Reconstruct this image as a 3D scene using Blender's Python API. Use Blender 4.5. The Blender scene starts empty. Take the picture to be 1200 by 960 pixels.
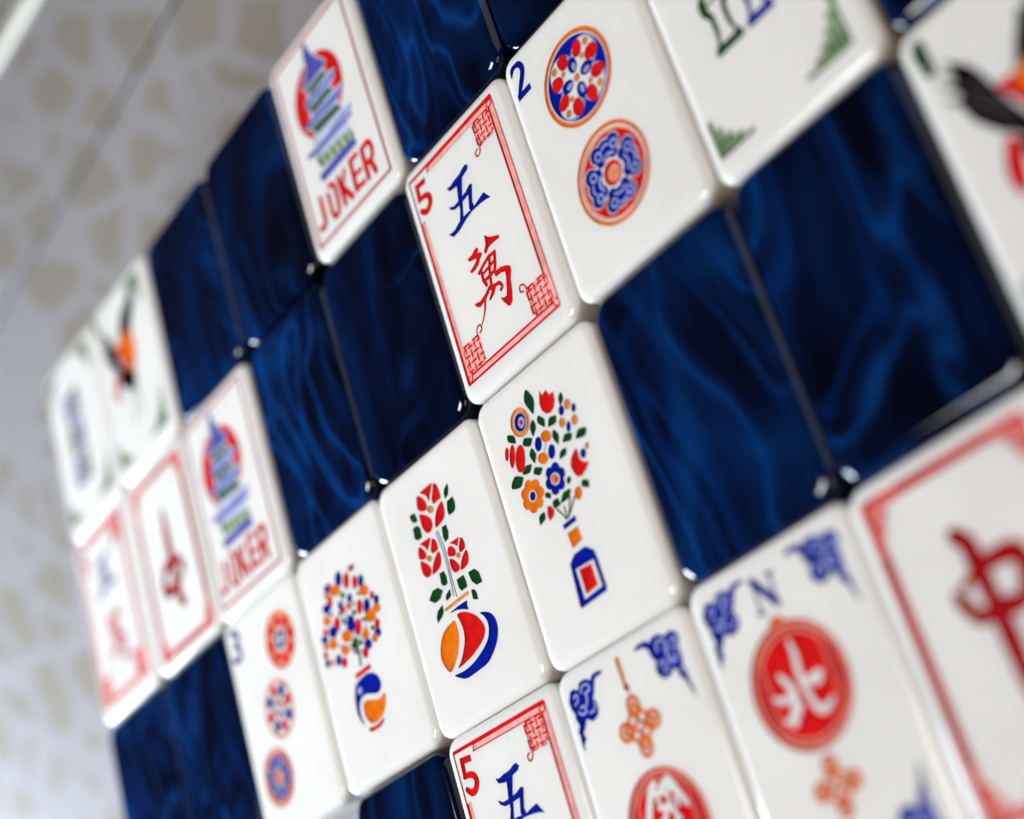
import bpy, bmesh, math, random
from mathutils import Matrix, Vector
from mathutils.geometry import delaunay_2d_cdt

scene = bpy.context.scene
COL = scene.collection
MM = 0.001
TOP = 15.0                      # height of a tile in mm

# ------------------------------------------------------------------ camera
cam = bpy.data.cameras.new("camera")
cam.sensor_width = 36.0
cam.lens = 53.5025
cam.clip_start, cam.clip_end = 0.005, 20.0
cam.dof.use_dof = True
cam.dof.focus_distance = 0.177
cam.dof.aperture_fstop = 9.8
cam_o = bpy.data.objects.new("camera", cam)
COL.objects.link(cam_o)
_r = ((0.563, -0.277, -0.779), (0.474, 0.880, 0.030), (0.677, -0.386, 0.627))   # right, up, back
_x = Vector(_r[0]).normalized()
_z = Vector(_r[2]); _z = (_z - _x * _z.dot(_x)).normalized()
_y = _z.cross(_x)
M4 = Matrix((_x, _y, _z)).transposed().to_4x4()
M4.translation = Vector((237.629, -137.351, 108.965 + TOP)) * MM
cam_o.matrix_world = M4
scene.camera = cam_o

# ------------------------------------------------------------------ light: a room, no sun in the picture
world = bpy.data.worlds.new("World")
scene.world = world
world.use_nodes = True
bg = world.node_tree.nodes["Background"]
bg.inputs["Color"].default_value = (1.0, 0.93, 0.84, 1)
bg.inputs["Strength"].default_value = 0.03

def area(name, loc, target, size, size_y, power, color):
    l = bpy.data.lights.new(name, 'AREA')
    l.shape = 'RECTANGLE'; l.size = size; l.size_y = size_y
    l.energy = power; l.color = color
    o = bpy.data.objects.new(name, l); COL.objects.link(o)
    o.location = loc
    d = Vector(target) - Vector(loc)
    o.rotation_euler = d.to_track_quat('-Z', 'Y').to_euler()
    return o
MID = (0.11, -0.055, 0.015)
narrowed_lamp = area("ceiling_lamp", (-0.045, -0.12, 0.60), (0.06, -0.05, 0.0), 0.19, 0.19, 0.51, (0.985, 0.985, 0.98))
narrowed_lamp.data.spread = math.radians(80)            # beam narrowed for effect, an added falloff that darkens the near right tiles
area("warm_fill", (0.36, -0.26, 0.42), (0.16, -0.10, 0.0), 0.18, 0.18, 0.27, (1.0, 0.62, 0.26))  # added warm fill: tints the near right tiles and gives corner glints
area("window_light", (-0.245, -0.14, 0.068), (-0.08, -0.055, 0.0), 0.14, 0.09, 2.3, (0.74, 0.87, 1.0))
area("right_window_light", (1.33, 0.90, 1.23), MID, 1.9, 1.5, 6.0, (1.0, 0.97, 0.93))
scene.view_settings.view_transform = 'Standard'
scene.view_settings.look = 'None'
scene.view_settings.exposure = 0.12
scene.view_settings.gamma = 1.0

# ------------------------------------------------------------------ materials
def mat(name):
    m = bpy.data.materials.new(name); m.use_nodes = True
    return m, m.node_tree, m.node_tree.nodes["Principled BSDF"]
def ramp(nt, fac, stops, interp='LINEAR'):
    r = nt.nodes.new('ShaderNodeValToRGB'); r.color_ramp.interpolation = interp
    e = r.color_ramp.elements
    while len(e) > 1: e.remove(e[-1])
    e[0].position, e[0].color = stops[0][0], (*stops[0][1], 1)
    for p, c in stops[1:]:
        n = e.new(p); n.color = (*c, 1)
    nt.links.new(fac, r.inputs['Fac'])
    return r.outputs['Color']
def noise(nt, vec, scale, detail=3.0, rough=0.5, dist=0.0):
    n = nt.nodes.new('ShaderNodeTexNoise')
    n.inputs['Scale'].default_value = scale; n.inputs['Detail'].default_value = detail
    n.inputs['Roughness'].default_value = rough; n.inputs['Distortion'].default_value = dist
    nt.links.new(vec, n.inputs['Vector'])
    return n.outputs['Fac']
def coords(nt, scale=(1, 1, 1), rnd=0.0):
    t = nt.nodes.new('ShaderNodeTexCoord')
    mp = nt.nodes.new('ShaderNodeMapping'); mp.inputs['Scale'].default_value = scale
    nt.links.new(t.outputs['Object'], mp.inputs['Vector'])
    if rnd:
        oi = nt.nodes.new('ShaderNodeObjectInfo')
        k = nt.nodes.new('ShaderNodeMath'); k.operation = 'MULTIPLY'; k.inputs[1].default_value = rnd
        nt.links.new(oi.outputs['Random'], k.inputs[0])
        cx = nt.nodes.new('ShaderNodeCombineXYZ')
        for i in range(3): nt.links.new(k.outputs[0], cx.inputs[i])
        nt.links.new(cx.outputs[0], mp.inputs['Location'])
    return mp.outputs['Vector']
def bump(nt, p, fac, strength, dist):
    b = nt.nodes.new('ShaderNodeBump'); b.inputs['Strength'].default_value = strength
    b.inputs['Distance'].default_value = dist
    nt.links.new(fac, b.inputs['Height']); nt.links.new(b.outputs[0], p.inputs['Normal'])

def white_plastic():
    m, nt, p = mat("ivory white melamine")
    v = coords(nt, (1, 1, 1), 3.0)
    f = noise(nt, v, 90, 4)
    base = ramp(nt, f, [(0.3, (0.825, 0.825, 0.815)), (0.7, (0.875, 0.876, 0.868))])
    sp = nt.nodes.new('ShaderNodeTexVoronoi'); sp.inputs['Scale'].default_value = 340
    nt.links.new(v, sp.inputs['Vector'])
    dust = ramp(nt, sp.outputs['Distance'], [(0.035, (0.62, 0.60, 0.57)), (0.075, (1, 1, 1))])
    dm = nt.nodes.new('ShaderNodeMixRGB'); dm.blend_type = 'MULTIPLY'
    nt.links.new(ramp(nt, noise(nt, v, 160, 3), [(0.56, (0, 0, 0)), (0.66, (0.6, 0.6, 0.6))]), dm.inputs[0])
    nt.links.new(base, dm.inputs[1]); nt.links.new(dust, dm.inputs[2])
    nt.links.new(dm.outputs[0], p.inputs['Base Color'])
    nt.links.new(ramp(nt, noise(nt, v, 210, 5, 0.65), [(0.35, (0.05,) * 3), (0.75, (0.13,) * 3)]), p.inputs['Roughness'])
    p.inputs['IOR'].default_value = 1.5
    p.inputs['Subsurface Weight'].default_value = 0.6
    p.inputs['Subsurface Radius'].default_value = (1.0, 0.8, 0.6)
    p.inputs['Subsurface Scale'].default_value = 0.002
    bump(nt, p, noise(nt, v, 130, 2), 0.05, 0.0004)
    return m
def blue_plastic():
    m, nt, p = mat("marbled blue pearl acrylic")
    v = coords(nt, (1, 0.46, 1), 11.0)
    w = noise(nt, v, 58, 2.5, 0.5, 1.8)
    w2 = noise(nt, v, 44, 1.6, 0.45, 2.4)
    cloud = ramp(nt, w, [(0.35, (0.0001, 0.0008, 0.007)), (0.51, (0.0002, 0.0030, 0.021)),
                         (0.63, (0.0003, 0.0085, 0.050)), (0.75, (0.0005, 0.021, 0.098))])
    wisp = ramp(nt, w2, [(0.40, (0, 0, 0)), (0.475, (0.0003, 0.008, 0.042)), (0.50, (0.0006, 0.033, 0.150)), (0.525, (0.0002, 0.006, 0.035)),
                         (0.57, (0, 0, 0)), (0.63, (0.0003, 0.010, 0.06)), (0.66, (0, 0, 0))])
    mk = ramp(nt, noise(nt, v, 34, 2, 0.5, 0.6), [(0.40, (0.08,) * 3), (0.58, (1, 1, 1))])
    ml = nt.nodes.new('ShaderNodeMixRGB'); ml.blend_type = 'MULTIPLY'; ml.inputs[0].default_value = 1.0
    nt.links.new(wisp, ml.inputs[1]); nt.links.new(mk, ml.inputs[2])
    ad = nt.nodes.new('ShaderNodeMixRGB'); ad.blend_type = 'ADD'; ad.inputs[0].default_value = 1.0
    nt.links.new(cloud, ad.inputs[1]); nt.links.new(ml.outputs[0], ad.inputs[2])
    c = ad.outputs[0]
    nt.links.new(c, p.inputs['Base Color'])
    nt.links.new(ramp(nt, noise(nt, v, 230, 6, 0.7), [(0.40, (0.04,) * 3), (0.75, (0.11,) * 3)]), p.inputs['Roughness'])
    p.inputs['IOR'].default_value = 1.49
    bump(nt, p, noise(nt, v, 60, 2), 0.04, 0.0005)
    return m
def ink(name, col, rough=0.12):
    m, nt, p = mat("ink " + name)
    v = coords(nt)
    f = noise(nt, v, 900, 3)
    d = tuple(c * 0.86 for c in col); l = tuple(min(1, c * 1.10) for c in col)
    nt.links.new(ramp(nt, f, [(0.35, d), (0.65, l)]), p.inputs['Base Color'])
    p.inputs['Roughness'].default_value = rough
    p.inputs['Specular IOR Level'].default_value = 0.3
    bump(nt, p, noise(nt, v, 700, 2), 0.06, 0.0002)
    return m
WHITE = white_plastic()
BLUE = blue_plastic()
INK = {'R': ink('red', (0.68, 0.009, 0.011)), 'r': ink('brick red', (0.52, 0.03, 0.035)), 'D': ink('deep red', (0.36, 0.004, 0.008)),
       'P': ink('pink', (0.88, 0.47, 0.45)), 's': ink('peach', (0.84, 0.52, 0.38)), 'q': ink('salmon', (0.80, 0.30, 0.22)), 'B': ink('blue', (0.002, 0.012, 0.32)),
       'v': ink('violet blue', (0.085, 0.095, 0.44)), 'l': ink('lavender', (0.34, 0.40, 0.70)), 'G': ink('green', (0.006, 0.065, 0.014)),
       'L': ink('pale lavender', (0.56, 0.60, 0.80)), 'm': ink('leaf green', (0.14, 0.27, 0.09)), 'g': ink('grey green', (0.08, 0.14, 0.085)), 'h': ink('pale green', (0.36, 0.47, 0.30)), 'O': ink('orange', (0.80, 0.18, 0.008)),
       'o': ink('amber', (0.72, 0.29, 0.07)), 'K': ink('black', (0.008, 0.005, 0.008)), 'a': ink('ash', (0.20, 0.17, 0.18))}

DESIGNS = {
'five_character': '''
border_line|R|890,1475 880,1500 855,1510 -965,1510 -990,1500 -998,1475 -998,-1380 -990,-1405 -965,-1415 855,-1415 880,-1405 890,-1380
border_line|P|856,1445 850,1459 836,1465 -938,1465 -952,1459 -958,1445 -958,-1353 -952,-1367 -938,-1373 836,-1373 850,-1367 856,-1353
border_line|R|785,1398 782,1405 775,1408 -888,1408 -895,1405 -898,1398 -898,-1310 -895,-1317 -888,-1320 775,-1320 782,-1317 785,-1310
border_line|W|-880,-1302 767,-1302 767,1388 -880,1388
border_line|W|-958,1465 -570,1465 -600,1370 -800,880 -958,880
corner_knot#1|P|423,1053 423,1355 469,1387 757,1387 757,1098 712,1053
corner_knot#1|R|455,1104 757,1104 767,1100 771,1090 767,1081 757,1077 455,1077 445,1081 442,1090 445,1100
corner_knot#1|R|447,1053 447,1355 451,1365 460,1368 470,1365 474,1355 474,1053 470,1043 460,1039 451,1043
corner_knot#1|R|423,1190 725,1190 735,1186 738,1177 735,1167 725,1163 423,1163 413,1167 409,1177 413,1186
corner_knot#1|R|533,1085 533,1387 537,1397 547,1401 556,1397 560,1387 560,1085 556,1075 547,1071 537,1075
corner_knot#1|R|455,1277 757,1277 767,1273 771,1263 767,1254 757,1250 455,1250 445,1254 442,1263 445,1273
corner_knot#1|R|620,1053 620,1355 624,1365 633,1368 643,1365 647,1355 647,1053 643,1043 633,1039 624,1043
corner_knot#1|R|423,1363 725,1363 735,1359 738,1350 735,1340 725,1336 423,1336 413,1340 409,1350 413,1359
corner_knot#1|R|706,1085 706,1387 710,1397 720,1401 729,1397 733,1387 733,1085 729,1075 720,1071 710,1075
corner_knot#1|P|e 460 1063 12 12 0 6
corner_knot#1|P|e 460 1117 12 12 0 6
corner_knot#1|R|425,1103 496,1103 496,1078 425,1078
corner_knot#1|P|e 433 1177 12 12 0 6
corner_knot#1|P|e 487 1177 12 12 0 6
corner_knot#1|R|448,1142 448,1212 473,1212 473,1142
corner_knot#1|P|e 460 1236 12 12 0 6
corner_knot#1|P|e 460 1290 12 12 0 6
corner_knot#1|R|425,1276 496,1276 496,1251 425,1251
corner_knot#1|P|e 433 1350 12 12 0 6
corner_knot#1|P|e 487 1350 12 12 0 6
corner_knot#1|R|448,1314 448,1385 473,1385 473,1314
corner_knot#1|P|e 520 1090 12 12 0 6
corner_knot#1|P|e 574 1090 12 12 0 6
corner_knot#1|R|534,1055 534,1125 559,1125 559,1055
corner_knot#1|P|e 547 1150 12 12 0 6
corner_knot#1|P|e 547 1204 12 12 0 6
corner_knot#1|R|512,1189 582,1189 582,1164 512,1164
corner_knot#1|P|e 520 1263 12 12 0 6
corner_knot#1|P|e 574 1263 12 12 0 6
corner_knot#1|R|534,1228 534,1298 559,1298 559,1228
corner_knot#1|P|e 547 1323 12 12 0 6
corner_knot#1|P|e 547 1377 12 12 0 6
corner_knot#1|R|512,1362 582,1362 582,1337 512,1337
corner_knot#1|P|e 633 1063 12 12 0 6
corner_knot#1|P|e 633 1117 12 12 0 6
corner_knot#1|R|598,1103 668,1103 668,1078 598,1078
corner_knot#1|P|e 606 1177 12 12 0 6
corner_knot#1|P|e 660 1177 12 12 0 6
corner_knot#1|R|621,1142 621,1212 646,1212 646,1142
corner_knot#1|P|e 633 1236 12 12 0 6
corner_knot#1|P|e 633 1290 12 12 0 6
corner_knot#1|R|598,1276 668,1276 668,1251 598,1251
corner_knot#1|P|e 606 1350 12 12 0 6
corner_knot#1|P|e 660 1350 12 12 0 6
corner_knot#1|R|621,1314 621,1385 646,1385 646,1314
corner_knot#1|P|e 693 1090 12 12 0 6
corner_knot#1|P|e 747 1090 12 12 0 6
corner_knot#1|R|707,1055 707,1125 732,1125 732,1055
corner_knot#1|P|e 720 1150 12 12 0 6
corner_knot#1|P|e 720 1204 12 12 0 6
corner_knot#1|R|685,1189 755,1189 755,1164 685,1164
corner_knot#1|P|e 693 1263 12 12 0 6
corner_knot#1|P|e 747 1263 12 12 0 6
corner_knot#1|R|707,1228 707,1298 732,1298 732,1228
corner_knot#1|P|e 720 1323 12 12 0 6
corner_knot#1|P|e 720 1377 12 12 0 6
corner_knot#1|R|685,1362 755,1362 755,1337 685,1337
corner_knot#1|R|469,1086 469,1062 538,1062 538,1086 540,1092 547,1095 553,1092 556,1086 556,1044 451,1044 451,1086 454,1092 460,1095 467,1092
corner_knot#1|R|456,1081 414,1081 414,1186 456,1186 462,1183 465,1177 462,1170 456,1168 432,1168 432,1099 456,1099 462,1097 465,1090 462,1084
corner_knot#1|R|451,1354 451,1396 556,1396 556,1354 553,1348 547,1345 540,1348 538,1354 538,1378 469,1378 469,1354 467,1348 460,1345 454,1348
corner_knot#1|R|724,1099 748,1099 748,1168 724,1168 718,1170 715,1177 718,1183 724,1186 766,1186 766,1081 724,1081 718,1084 715,1090 718,1097
corner_knot#1|R|642,1086 642,1062 711,1062 711,1086 713,1092 720,1095 726,1092 729,1086 729,1044 624,1044 624,1086 627,1092 633,1095 640,1092
corner_knot#1|R|456,1254 414,1254 414,1359 456,1359 462,1356 465,1350 462,1343 456,1341 432,1341 432,1272 456,1272 462,1270 465,1263 462,1257
corner_knot#1|R|624,1354 624,1396 729,1396 729,1354 726,1348 720,1345 713,1348 711,1354 711,1378 642,1378 642,1354 640,1348 633,1345 627,1348
corner_knot#1|R|724,1272 748,1272 748,1341 724,1341 718,1343 715,1350 718,1356 724,1359 766,1359 766,1254 724,1254 718,1257 715,1263 718,1270
corner_knot#1|R|713,1358 731,1421 738,1441 748,1457 763,1469 779,1478 796,1482 813,1483 828,1479 840,1468 847,1452 851,1436 852,1419 849,1404 840,1393 828,1386 794,1376 785,1377 778,1383 779,1393 786,1399 819,1409 827,1414 828,1420 824,1445 816,1458 811,1459 787,1455 776,1449 767,1442 760,1430 737,1352 731,1344 722,1343 714,1349
corner_knot#1|R|467,1082 449,1019 442,999 432,983 417,971 401,962 384,958 367,957 352,961 340,972 333,988 329,1004 328,1021 331,1036 340,1047 352,1054 386,1064 395,1063 402,1057 401,1047 394,1041 361,1031 353,1026 352,1020 356,995 364,982 369,981 393,985 404,991 413,998 420,1010 443,1088 449,1096 458,1097 466,1091
corner_knot#2|P|790,-1290 790,-965 740,-930 430,-930 430,-1240 479,-1290
corner_knot#2|R|755,-1263 430,-1263 421,-1259 417,-1249 421,-1240 430,-1236 755,-1236 765,-1240 768,-1249 765,-1259
corner_knot#2|R|736,-1290 736,-965 740,-955 749,-952 759,-955 763,-965 763,-1290 759,-1299 749,-1303 740,-1299
corner_knot#2|R|790,-1170 465,-1170 455,-1166 451,-1156 455,-1147 465,-1143 790,-1143 799,-1147 803,-1156 799,-1166
corner_knot#2|R|643,-1255 643,-930 647,-921 656,-917 666,-921 670,-930 670,-1255 666,-1265 656,-1268 647,-1265
corner_knot#2|R|755,-1077 430,-1077 421,-1073 417,-1064 421,-1054 430,-1050 755,-1050 765,-1054 768,-1064 765,-1073
corner_knot#2|R|550,-1290 550,-965 554,-955 564,-952 573,-955 577,-965 577,-1290 573,-1299 564,-1303 554,-1299
corner_knot#2|R|790,-984 465,-984 455,-980 451,-971 455,-961 465,-957 790,-957 799,-961 803,-971 799,-980
corner_knot#2|R|457,-1255 457,-930 461,-921 471,-917 480,-921 484,-930 484,-1255 480,-1265 471,-1268 461,-1265
corner_knot#2|P|e 749 -1278 12 12 0 6
corner_knot#2|P|e 749 -1220 12 12 0 6
corner_knot#2|R|787,-1262 711,-1262 711,-1237 787,-1237
corner_knot#2|P|e 778 -1156 12 12 0 6
corner_knot#2|P|e 720 -1156 12 12 0 6
corner_knot#2|R|737,-1194 737,-1119 762,-1119 762,-1194
corner_knot#2|P|e 749 -1093 12 12 0 6
corner_knot#2|P|e 749 -1035 12 12 0 6
corner_knot#2|R|787,-1076 711,-1076 711,-1051 787,-1051
corner_knot#2|P|e 778 -971 12 12 0 6
corner_knot#2|P|e 720 -971 12 12 0 6
corner_knot#2|R|737,-1008 737,-933 762,-933 762,-1008
corner_knot#2|P|e 685 -1249 12 12 0 6
corner_knot#2|P|e 627 -1249 12 12 0 6
corner_knot#2|R|644,-1287 644,-1212 669,-1212 669,-1287
corner_knot#2|P|e 656 -1185 12 12 0 6
corner_knot#2|P|e 656 -1127 12 12 0 6
corner_knot#2|R|694,-1169 619,-1169 619,-1144 694,-1144
corner_knot#2|P|e 685 -1064 12 12 0 6
corner_knot#2|P|e 627 -1064 12 12 0 6
corner_knot#2|R|644,-1101 644,-1026 669,-1026 669,-1101
corner_knot#2|P|e 656 -1000 12 12 0 6
corner_knot#2|P|e 656 -942 12 12 0 6
corner_knot#2|R|694,-983 619,-983 619,-958 694,-958
corner_knot#2|P|e 564 -1278 12 12 0 6
corner_knot#2|P|e 564 -1220 12 12 0 6
corner_knot#2|R|601,-1262 526,-1262 526,-1237 601,-1237
corner_knot#2|P|e 593 -1156 12 12 0 6
corner_knot#2|P|e 535 -1156 12 12 0 6
corner_knot#2|R|551,-1194 551,-1119 576,-1119 576,-1194
corner_knot#2|P|e 564 -1093 12 12 0 6
corner_knot#2|P|e 564 -1035 12 12 0 6
corner_knot#2|R|601,-1076 526,-1076 526,-1051 601,-1051
corner_knot#2|P|e 593 -971 12 12 0 6
corner_knot#2|P|e 535 -971 12 12 0 6
corner_knot#2|R|551,-1008 551,-933 576,-933 576,-1008
corner_knot#2|P|e 500 -1249 12 12 0 6
corner_knot#2|P|e 442 -1249 12 12 0 6
corner_knot#2|R|458,-1287 458,-1212 483,-1212 483,-1287
corner_knot#2|P|e 471 -1185 12 12 0 6
corner_knot#2|P|e 471 -1127 12 12 0 6
corner_knot#2|R|508,-1169 433,-1169 433,-1144 508,-1144
corner_knot#2|P|e 500 -1064 12 12 0 6
corner_knot#2|P|e 442 -1064 12 12 0 6
corner_knot#2|R|458,-1101 458,-1026 483,-1026 483,-1101
corner_knot#2|P|e 471 -1000 12 12 0 6
corner_knot#2|P|e 471 -942 12 12 0 6
corner_knot#2|R|508,-983 433,-983 433,-958 508,-958
corner_knot#2|R|758,-1254 758,-1299 647,-1299 647,-1254 650,-1247 656,-1245 663,-1247 665,-1254 665,-1281 740,-1281 740,-1254 743,-1247 749,-1245 756,-1247
corner_knot#2|R|754,-1240 781,-1240 781,-1165 754,-1165 747,-1163 745,-1156 747,-1150 754,-1147 799,-1147 799,-1258 754,-1258 747,-1256 745,-1249 747,-1243
corner_knot#2|R|740,-966 740,-939 665,-939 665,-966 663,-973 656,-975 650,-973 647,-966 647,-921 758,-921 758,-966 756,-973 749,-975 743,-973
corner_knot#2|R|466,-1258 421,-1258 421,-1147 466,-1147 473,-1150 475,-1156 473,-1163 466,-1165 439,-1165 439,-1240 466,-1240 473,-1243 475,-1249 473,-1256
corner_knot#2|R|573,-1254 573,-1299 462,-1299 462,-1254 464,-1247 471,-1245 477,-1247 480,-1254 480,-1281 555,-1281 555,-1254 557,-1247 564,-1245 570,-1247
corner_knot#2|R|754,-1055 781,-1055 781,-980 754,-980 747,-977 745,-971 747,-964 754,-962 799,-962 799,-1073 754,-1073 747,-1070 745,-1064 747,-1057
corner_knot#2|R|555,-966 555,-939 480,-939 480,-966 477,-973 471,-975 464,-973 462,-966 462,-921 573,-921 573,-966 570,-973 564,-975 557,-973
corner_knot#2|R|466,-1073 421,-1073 421,-962 466,-962 473,-964 475,-971 473,-977 466,-980 439,-980 439,-1055 466,-1055 473,-1057 475,-1064 473,-1070
corner_knot#2|R|453,-968 435,-902 429,-884 421,-871 411,-863 398,-857 384,-853 366,-854 363,-858 354,-882 354,-902 357,-905 399,-919 406,-925 407,-934 401,-941 391,-942 355,-930 342,-924 332,-912 329,-896 331,-878 335,-861 343,-845 355,-833 371,-829 388,-830 407,-834 424,-843 439,-856 450,-873 477,-962 476,-971 468,-977 459,-976
corner_knot#2|R|767,-1252 785,-1318 791,-1336 799,-1349 809,-1357 822,-1363 836,-1367 854,-1366 857,-1362 866,-1338 866,-1318 863,-1315 821,-1301 814,-1295 813,-1286 819,-1279 829,-1278 865,-1290 878,-1296 888,-1308 891,-1324 889,-1342 885,-1359 877,-1375 865,-1387 849,-1391 832,-1390 813,-1386 796,-1377 781,-1364 770,-1347 743,-1258 744,-1249 752,-1243 761,-1244
corner_knot#3|P|-910,-1300 -910,-975 -861,-940 -550,-940 -550,-1250 -600,-1300
corner_knot#3|R|-875,-1246 -550,-1246 -541,-1250 -537,-1259 -541,-1269 -550,-1273 -875,-1273 -885,-1269 -888,-1259 -885,-1250
corner_knot#3|R|-883,-1300 -883,-975 -879,-965 -869,-962 -860,-965 -856,-975 -856,-1300 -860,-1309 -869,-1313 -879,-1309
corner_knot#3|R|-910,-1153 -585,-1153 -575,-1157 -571,-1166 -575,-1176 -585,-1180 -910,-1180 -919,-1176 -923,-1166 -919,-1157
corner_knot#3|R|-790,-1265 -790,-940 -786,-931 -776,-927 -767,-931 -763,-940 -763,-1265 -767,-1275 -776,-1278 -786,-1275
corner_knot#3|R|-875,-1060 -550,-1060 -541,-1064 -537,-1074 -541,-1083 -550,-1087 -875,-1087 -885,-1083 -888,-1074 -885,-1064
corner_knot#3|R|-697,-1300 -697,-975 -693,-965 -684,-962 -674,-965 -670,-975 -670,-1300 -674,-1309 -684,-1313 -693,-1309
corner_knot#3|R|-910,-967 -585,-967 -575,-971 -571,-981 -575,-990 -585,-994 -910,-994 -919,-990 -923,-981 -919,-971
corner_knot#3|R|-604,-1265 -604,-940 -600,-931 -591,-927 -581,-931 -577,-940 -577,-1265 -581,-1275 -591,-1278 -600,-1275
corner_knot#3|P|e -869 -1288 12 12 0 6
corner_knot#3|P|e -869 -1230 12 12 0 6
corner_knot#3|R|-907,-1247 -831,-1247 -831,-1272 -907,-1272
corner_knot#3|P|e -898 -1166 12 12 0 6
corner_knot#3|P|e -840 -1166 12 12 0 6
corner_knot#3|R|-882,-1204 -882,-1129 -857,-1129 -857,-1204
corner_knot#3|P|e -869 -1103 12 12 0 6
corner_knot#3|P|e -869 -1045 12 12 0 6
corner_knot#3|R|-907,-1061 -831,-1061 -831,-1086 -907,-1086
corner_knot#3|P|e -898 -981 12 12 0 6
corner_knot#3|P|e -840 -981 12 12 0 6
corner_knot#3|R|-882,-1018 -882,-943 -857,-943 -857,-1018
corner_knot#3|P|e -805 -1259 12 12 0 6
corner_knot#3|P|e -747 -1259 12 12 0 6
corner_knot#3|R|-789,-1297 -789,-1221 -764,-1221 -764,-1297
corner_knot#3|P|e -776 -1195 12 12 0 6
corner_knot#3|P|e -776 -1137 12 12 0 6
corner_knot#3|R|-814,-1154 -739,-1154 -739,-1179 -814,-1179
corner_knot#3|P|e -805 -1074 12 12 0 6
corner_knot#3|P|e -747 -1074 12 12 0 6
corner_knot#3|R|-789,-1111 -789,-1036 -764,-1036 -764,-1111
corner_knot#3|P|e -776 -1010 12 12 0 6
corner_knot#3|P|e -776 -952 12 12 0 6
corner_knot#3|R|-814,-968 -739,-968 -739,-993 -814,-993
corner_knot#3|P|e -684 -1288 12 12 0 6
corner_knot#3|P|e -684 -1230 12 12 0 6
corner_knot#3|R|-721,-1247 -646,-1247 -646,-1272 -721,-1272
corner_knot#3|P|e -713 -1166 12 12 0 6
corner_knot#3|P|e -655 -1166 12 12 0 6
corner_knot#3|R|-696,-1204 -696,-1129 -671,-1129 -671,-1204
corner_knot#3|P|e -684 -1103 12 12 0 6
corner_knot#3|P|e -684 -1045 12 12 0 6
corner_knot#3|R|-721,-1061 -646,-1061 -646,-1086 -721,-1086
corner_knot#3|P|e -713 -981 12 12 0 6
corner_knot#3|P|e -655 -981 12 12 0 6
corner_knot#3|R|-696,-1018 -696,-943 -671,-943 -671,-1018
corner_knot#3|P|e -620 -1259 12 12 0 6
corner_knot#3|P|e -562 -1259 12 12 0 6
corner_knot#3|R|-603,-1297 -603,-1221 -578,-1221 -578,-1297
corner_knot#3|P|e -591 -1195 12 12 0 6
corner_knot#3|P|e -591 -1137 12 12 0 6
corner_knot#3|R|-629,-1154 -553,-1154 -553,-1179 -629,-1179
corner_knot#3|P|e -620 -1074 12 12 0 6
corner_knot#3|P|e -562 -1074 12 12 0 6
corner_knot#3|R|-603,-1111 -603,-1036 -578,-1036 -578,-1111
corner_knot#3|P|e -591 -1010 12 12 0 6
corner_knot#3|P|e -591 -952 12 12 0 6
corner_knot#3|R|-629,-968 -553,-968 -553,-993 -629,-993
corner_knot#3|R|-860,-1264 -860,-1291 -785,-1291 -785,-1264 -783,-1257 -776,-1255 -770,-1257 -767,-1264 -767,-1309 -878,-1309 -878,-1264 -876,-1257 -869,-1255 -863,-1257
corner_knot#3|R|-874,-1268 -919,-1268 -919,-1157 -874,-1157 -867,-1160 -865,-1166 -867,-1173 -874,-1175 -901,-1175 -901,-1250 -874,-1250 -867,-1253 -865,-1259 -867,-1266
corner_knot#3|R|-878,-976 -878,-931 -767,-931 -767,-976 -770,-983 -776,-985 -783,-983 -785,-976 -785,-949 -860,-949 -860,-976 -863,-983 -869,-985 -876,-983
corner_knot#3|R|-586,-1250 -559,-1250 -559,-1175 -586,-1175 -593,-1173 -595,-1166 -593,-1160 -586,-1157 -541,-1157 -541,-1268 -586,-1268 -593,-1266 -595,-1259 -593,-1253
corner_knot#3|R|-675,-1264 -675,-1291 -600,-1291 -600,-1264 -597,-1257 -591,-1255 -584,-1257 -582,-1264 -582,-1309 -693,-1309 -693,-1264 -690,-1257 -684,-1255 -677,-1257
corner_knot#3|R|-874,-1083 -919,-1083 -919,-972 -874,-972 -867,-974 -865,-981 -867,-987 -874,-990 -901,-990 -901,-1065 -874,-1065 -867,-1067 -865,-1074 -867,-1080
corner_knot#3|R|-693,-976 -693,-931 -582,-931 -582,-976 -584,-983 -591,-985 -597,-983 -600,-976 -600,-949 -675,-949 -675,-976 -677,-983 -684,-985 -690,-983
corner_knot#3|R|-586,-1065 -559,-1065 -559,-990 -586,-990 -593,-987 -595,-981 -593,-974 -586,-972 -541,-972 -541,-1083 -586,-1083 -593,-1080 -595,-1074 -593,-1067
corner_knot#3|R|-597,-972 -578,-905 -570,-883 -559,-866 -544,-853 -527,-844 -508,-840 -491,-839 -475,-843 -463,-855 -455,-871 -451,-888 -449,-906 -452,-922 -462,-934 -475,-940 -511,-952 -521,-951 -527,-944 -526,-935 -519,-929 -483,-918 -474,-912 -473,-905 -478,-879 -486,-864 -504,-863 -518,-867 -531,-873 -541,-881 -549,-894 -555,-912 -573,-978 -579,-986 -588,-987 -596,-981
corner_knot#3|R|-863,-1268 -882,-1335 -890,-1357 -901,-1374 -916,-1387 -933,-1396 -952,-1400 -969,-1401 -985,-1397 -997,-1385 -998,-1369 -998,-1352 -998,-1334 -998,-1318 -998,-1306 -985,-1300 -949,-1288 -939,-1289 -933,-1296 -934,-1305 -941,-1311 -977,-1322 -986,-1328 -987,-1335 -982,-1361 -974,-1376 -956,-1377 -942,-1373 -929,-1367 -919,-1359 -911,-1346 -905,-1328 -887,-1262 -881,-1254 -872,-1253 -864,-1259
numeral|R|-661,1301 -808,1313 -822,1171 -901,1179 -880,1399 -655,1381
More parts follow.
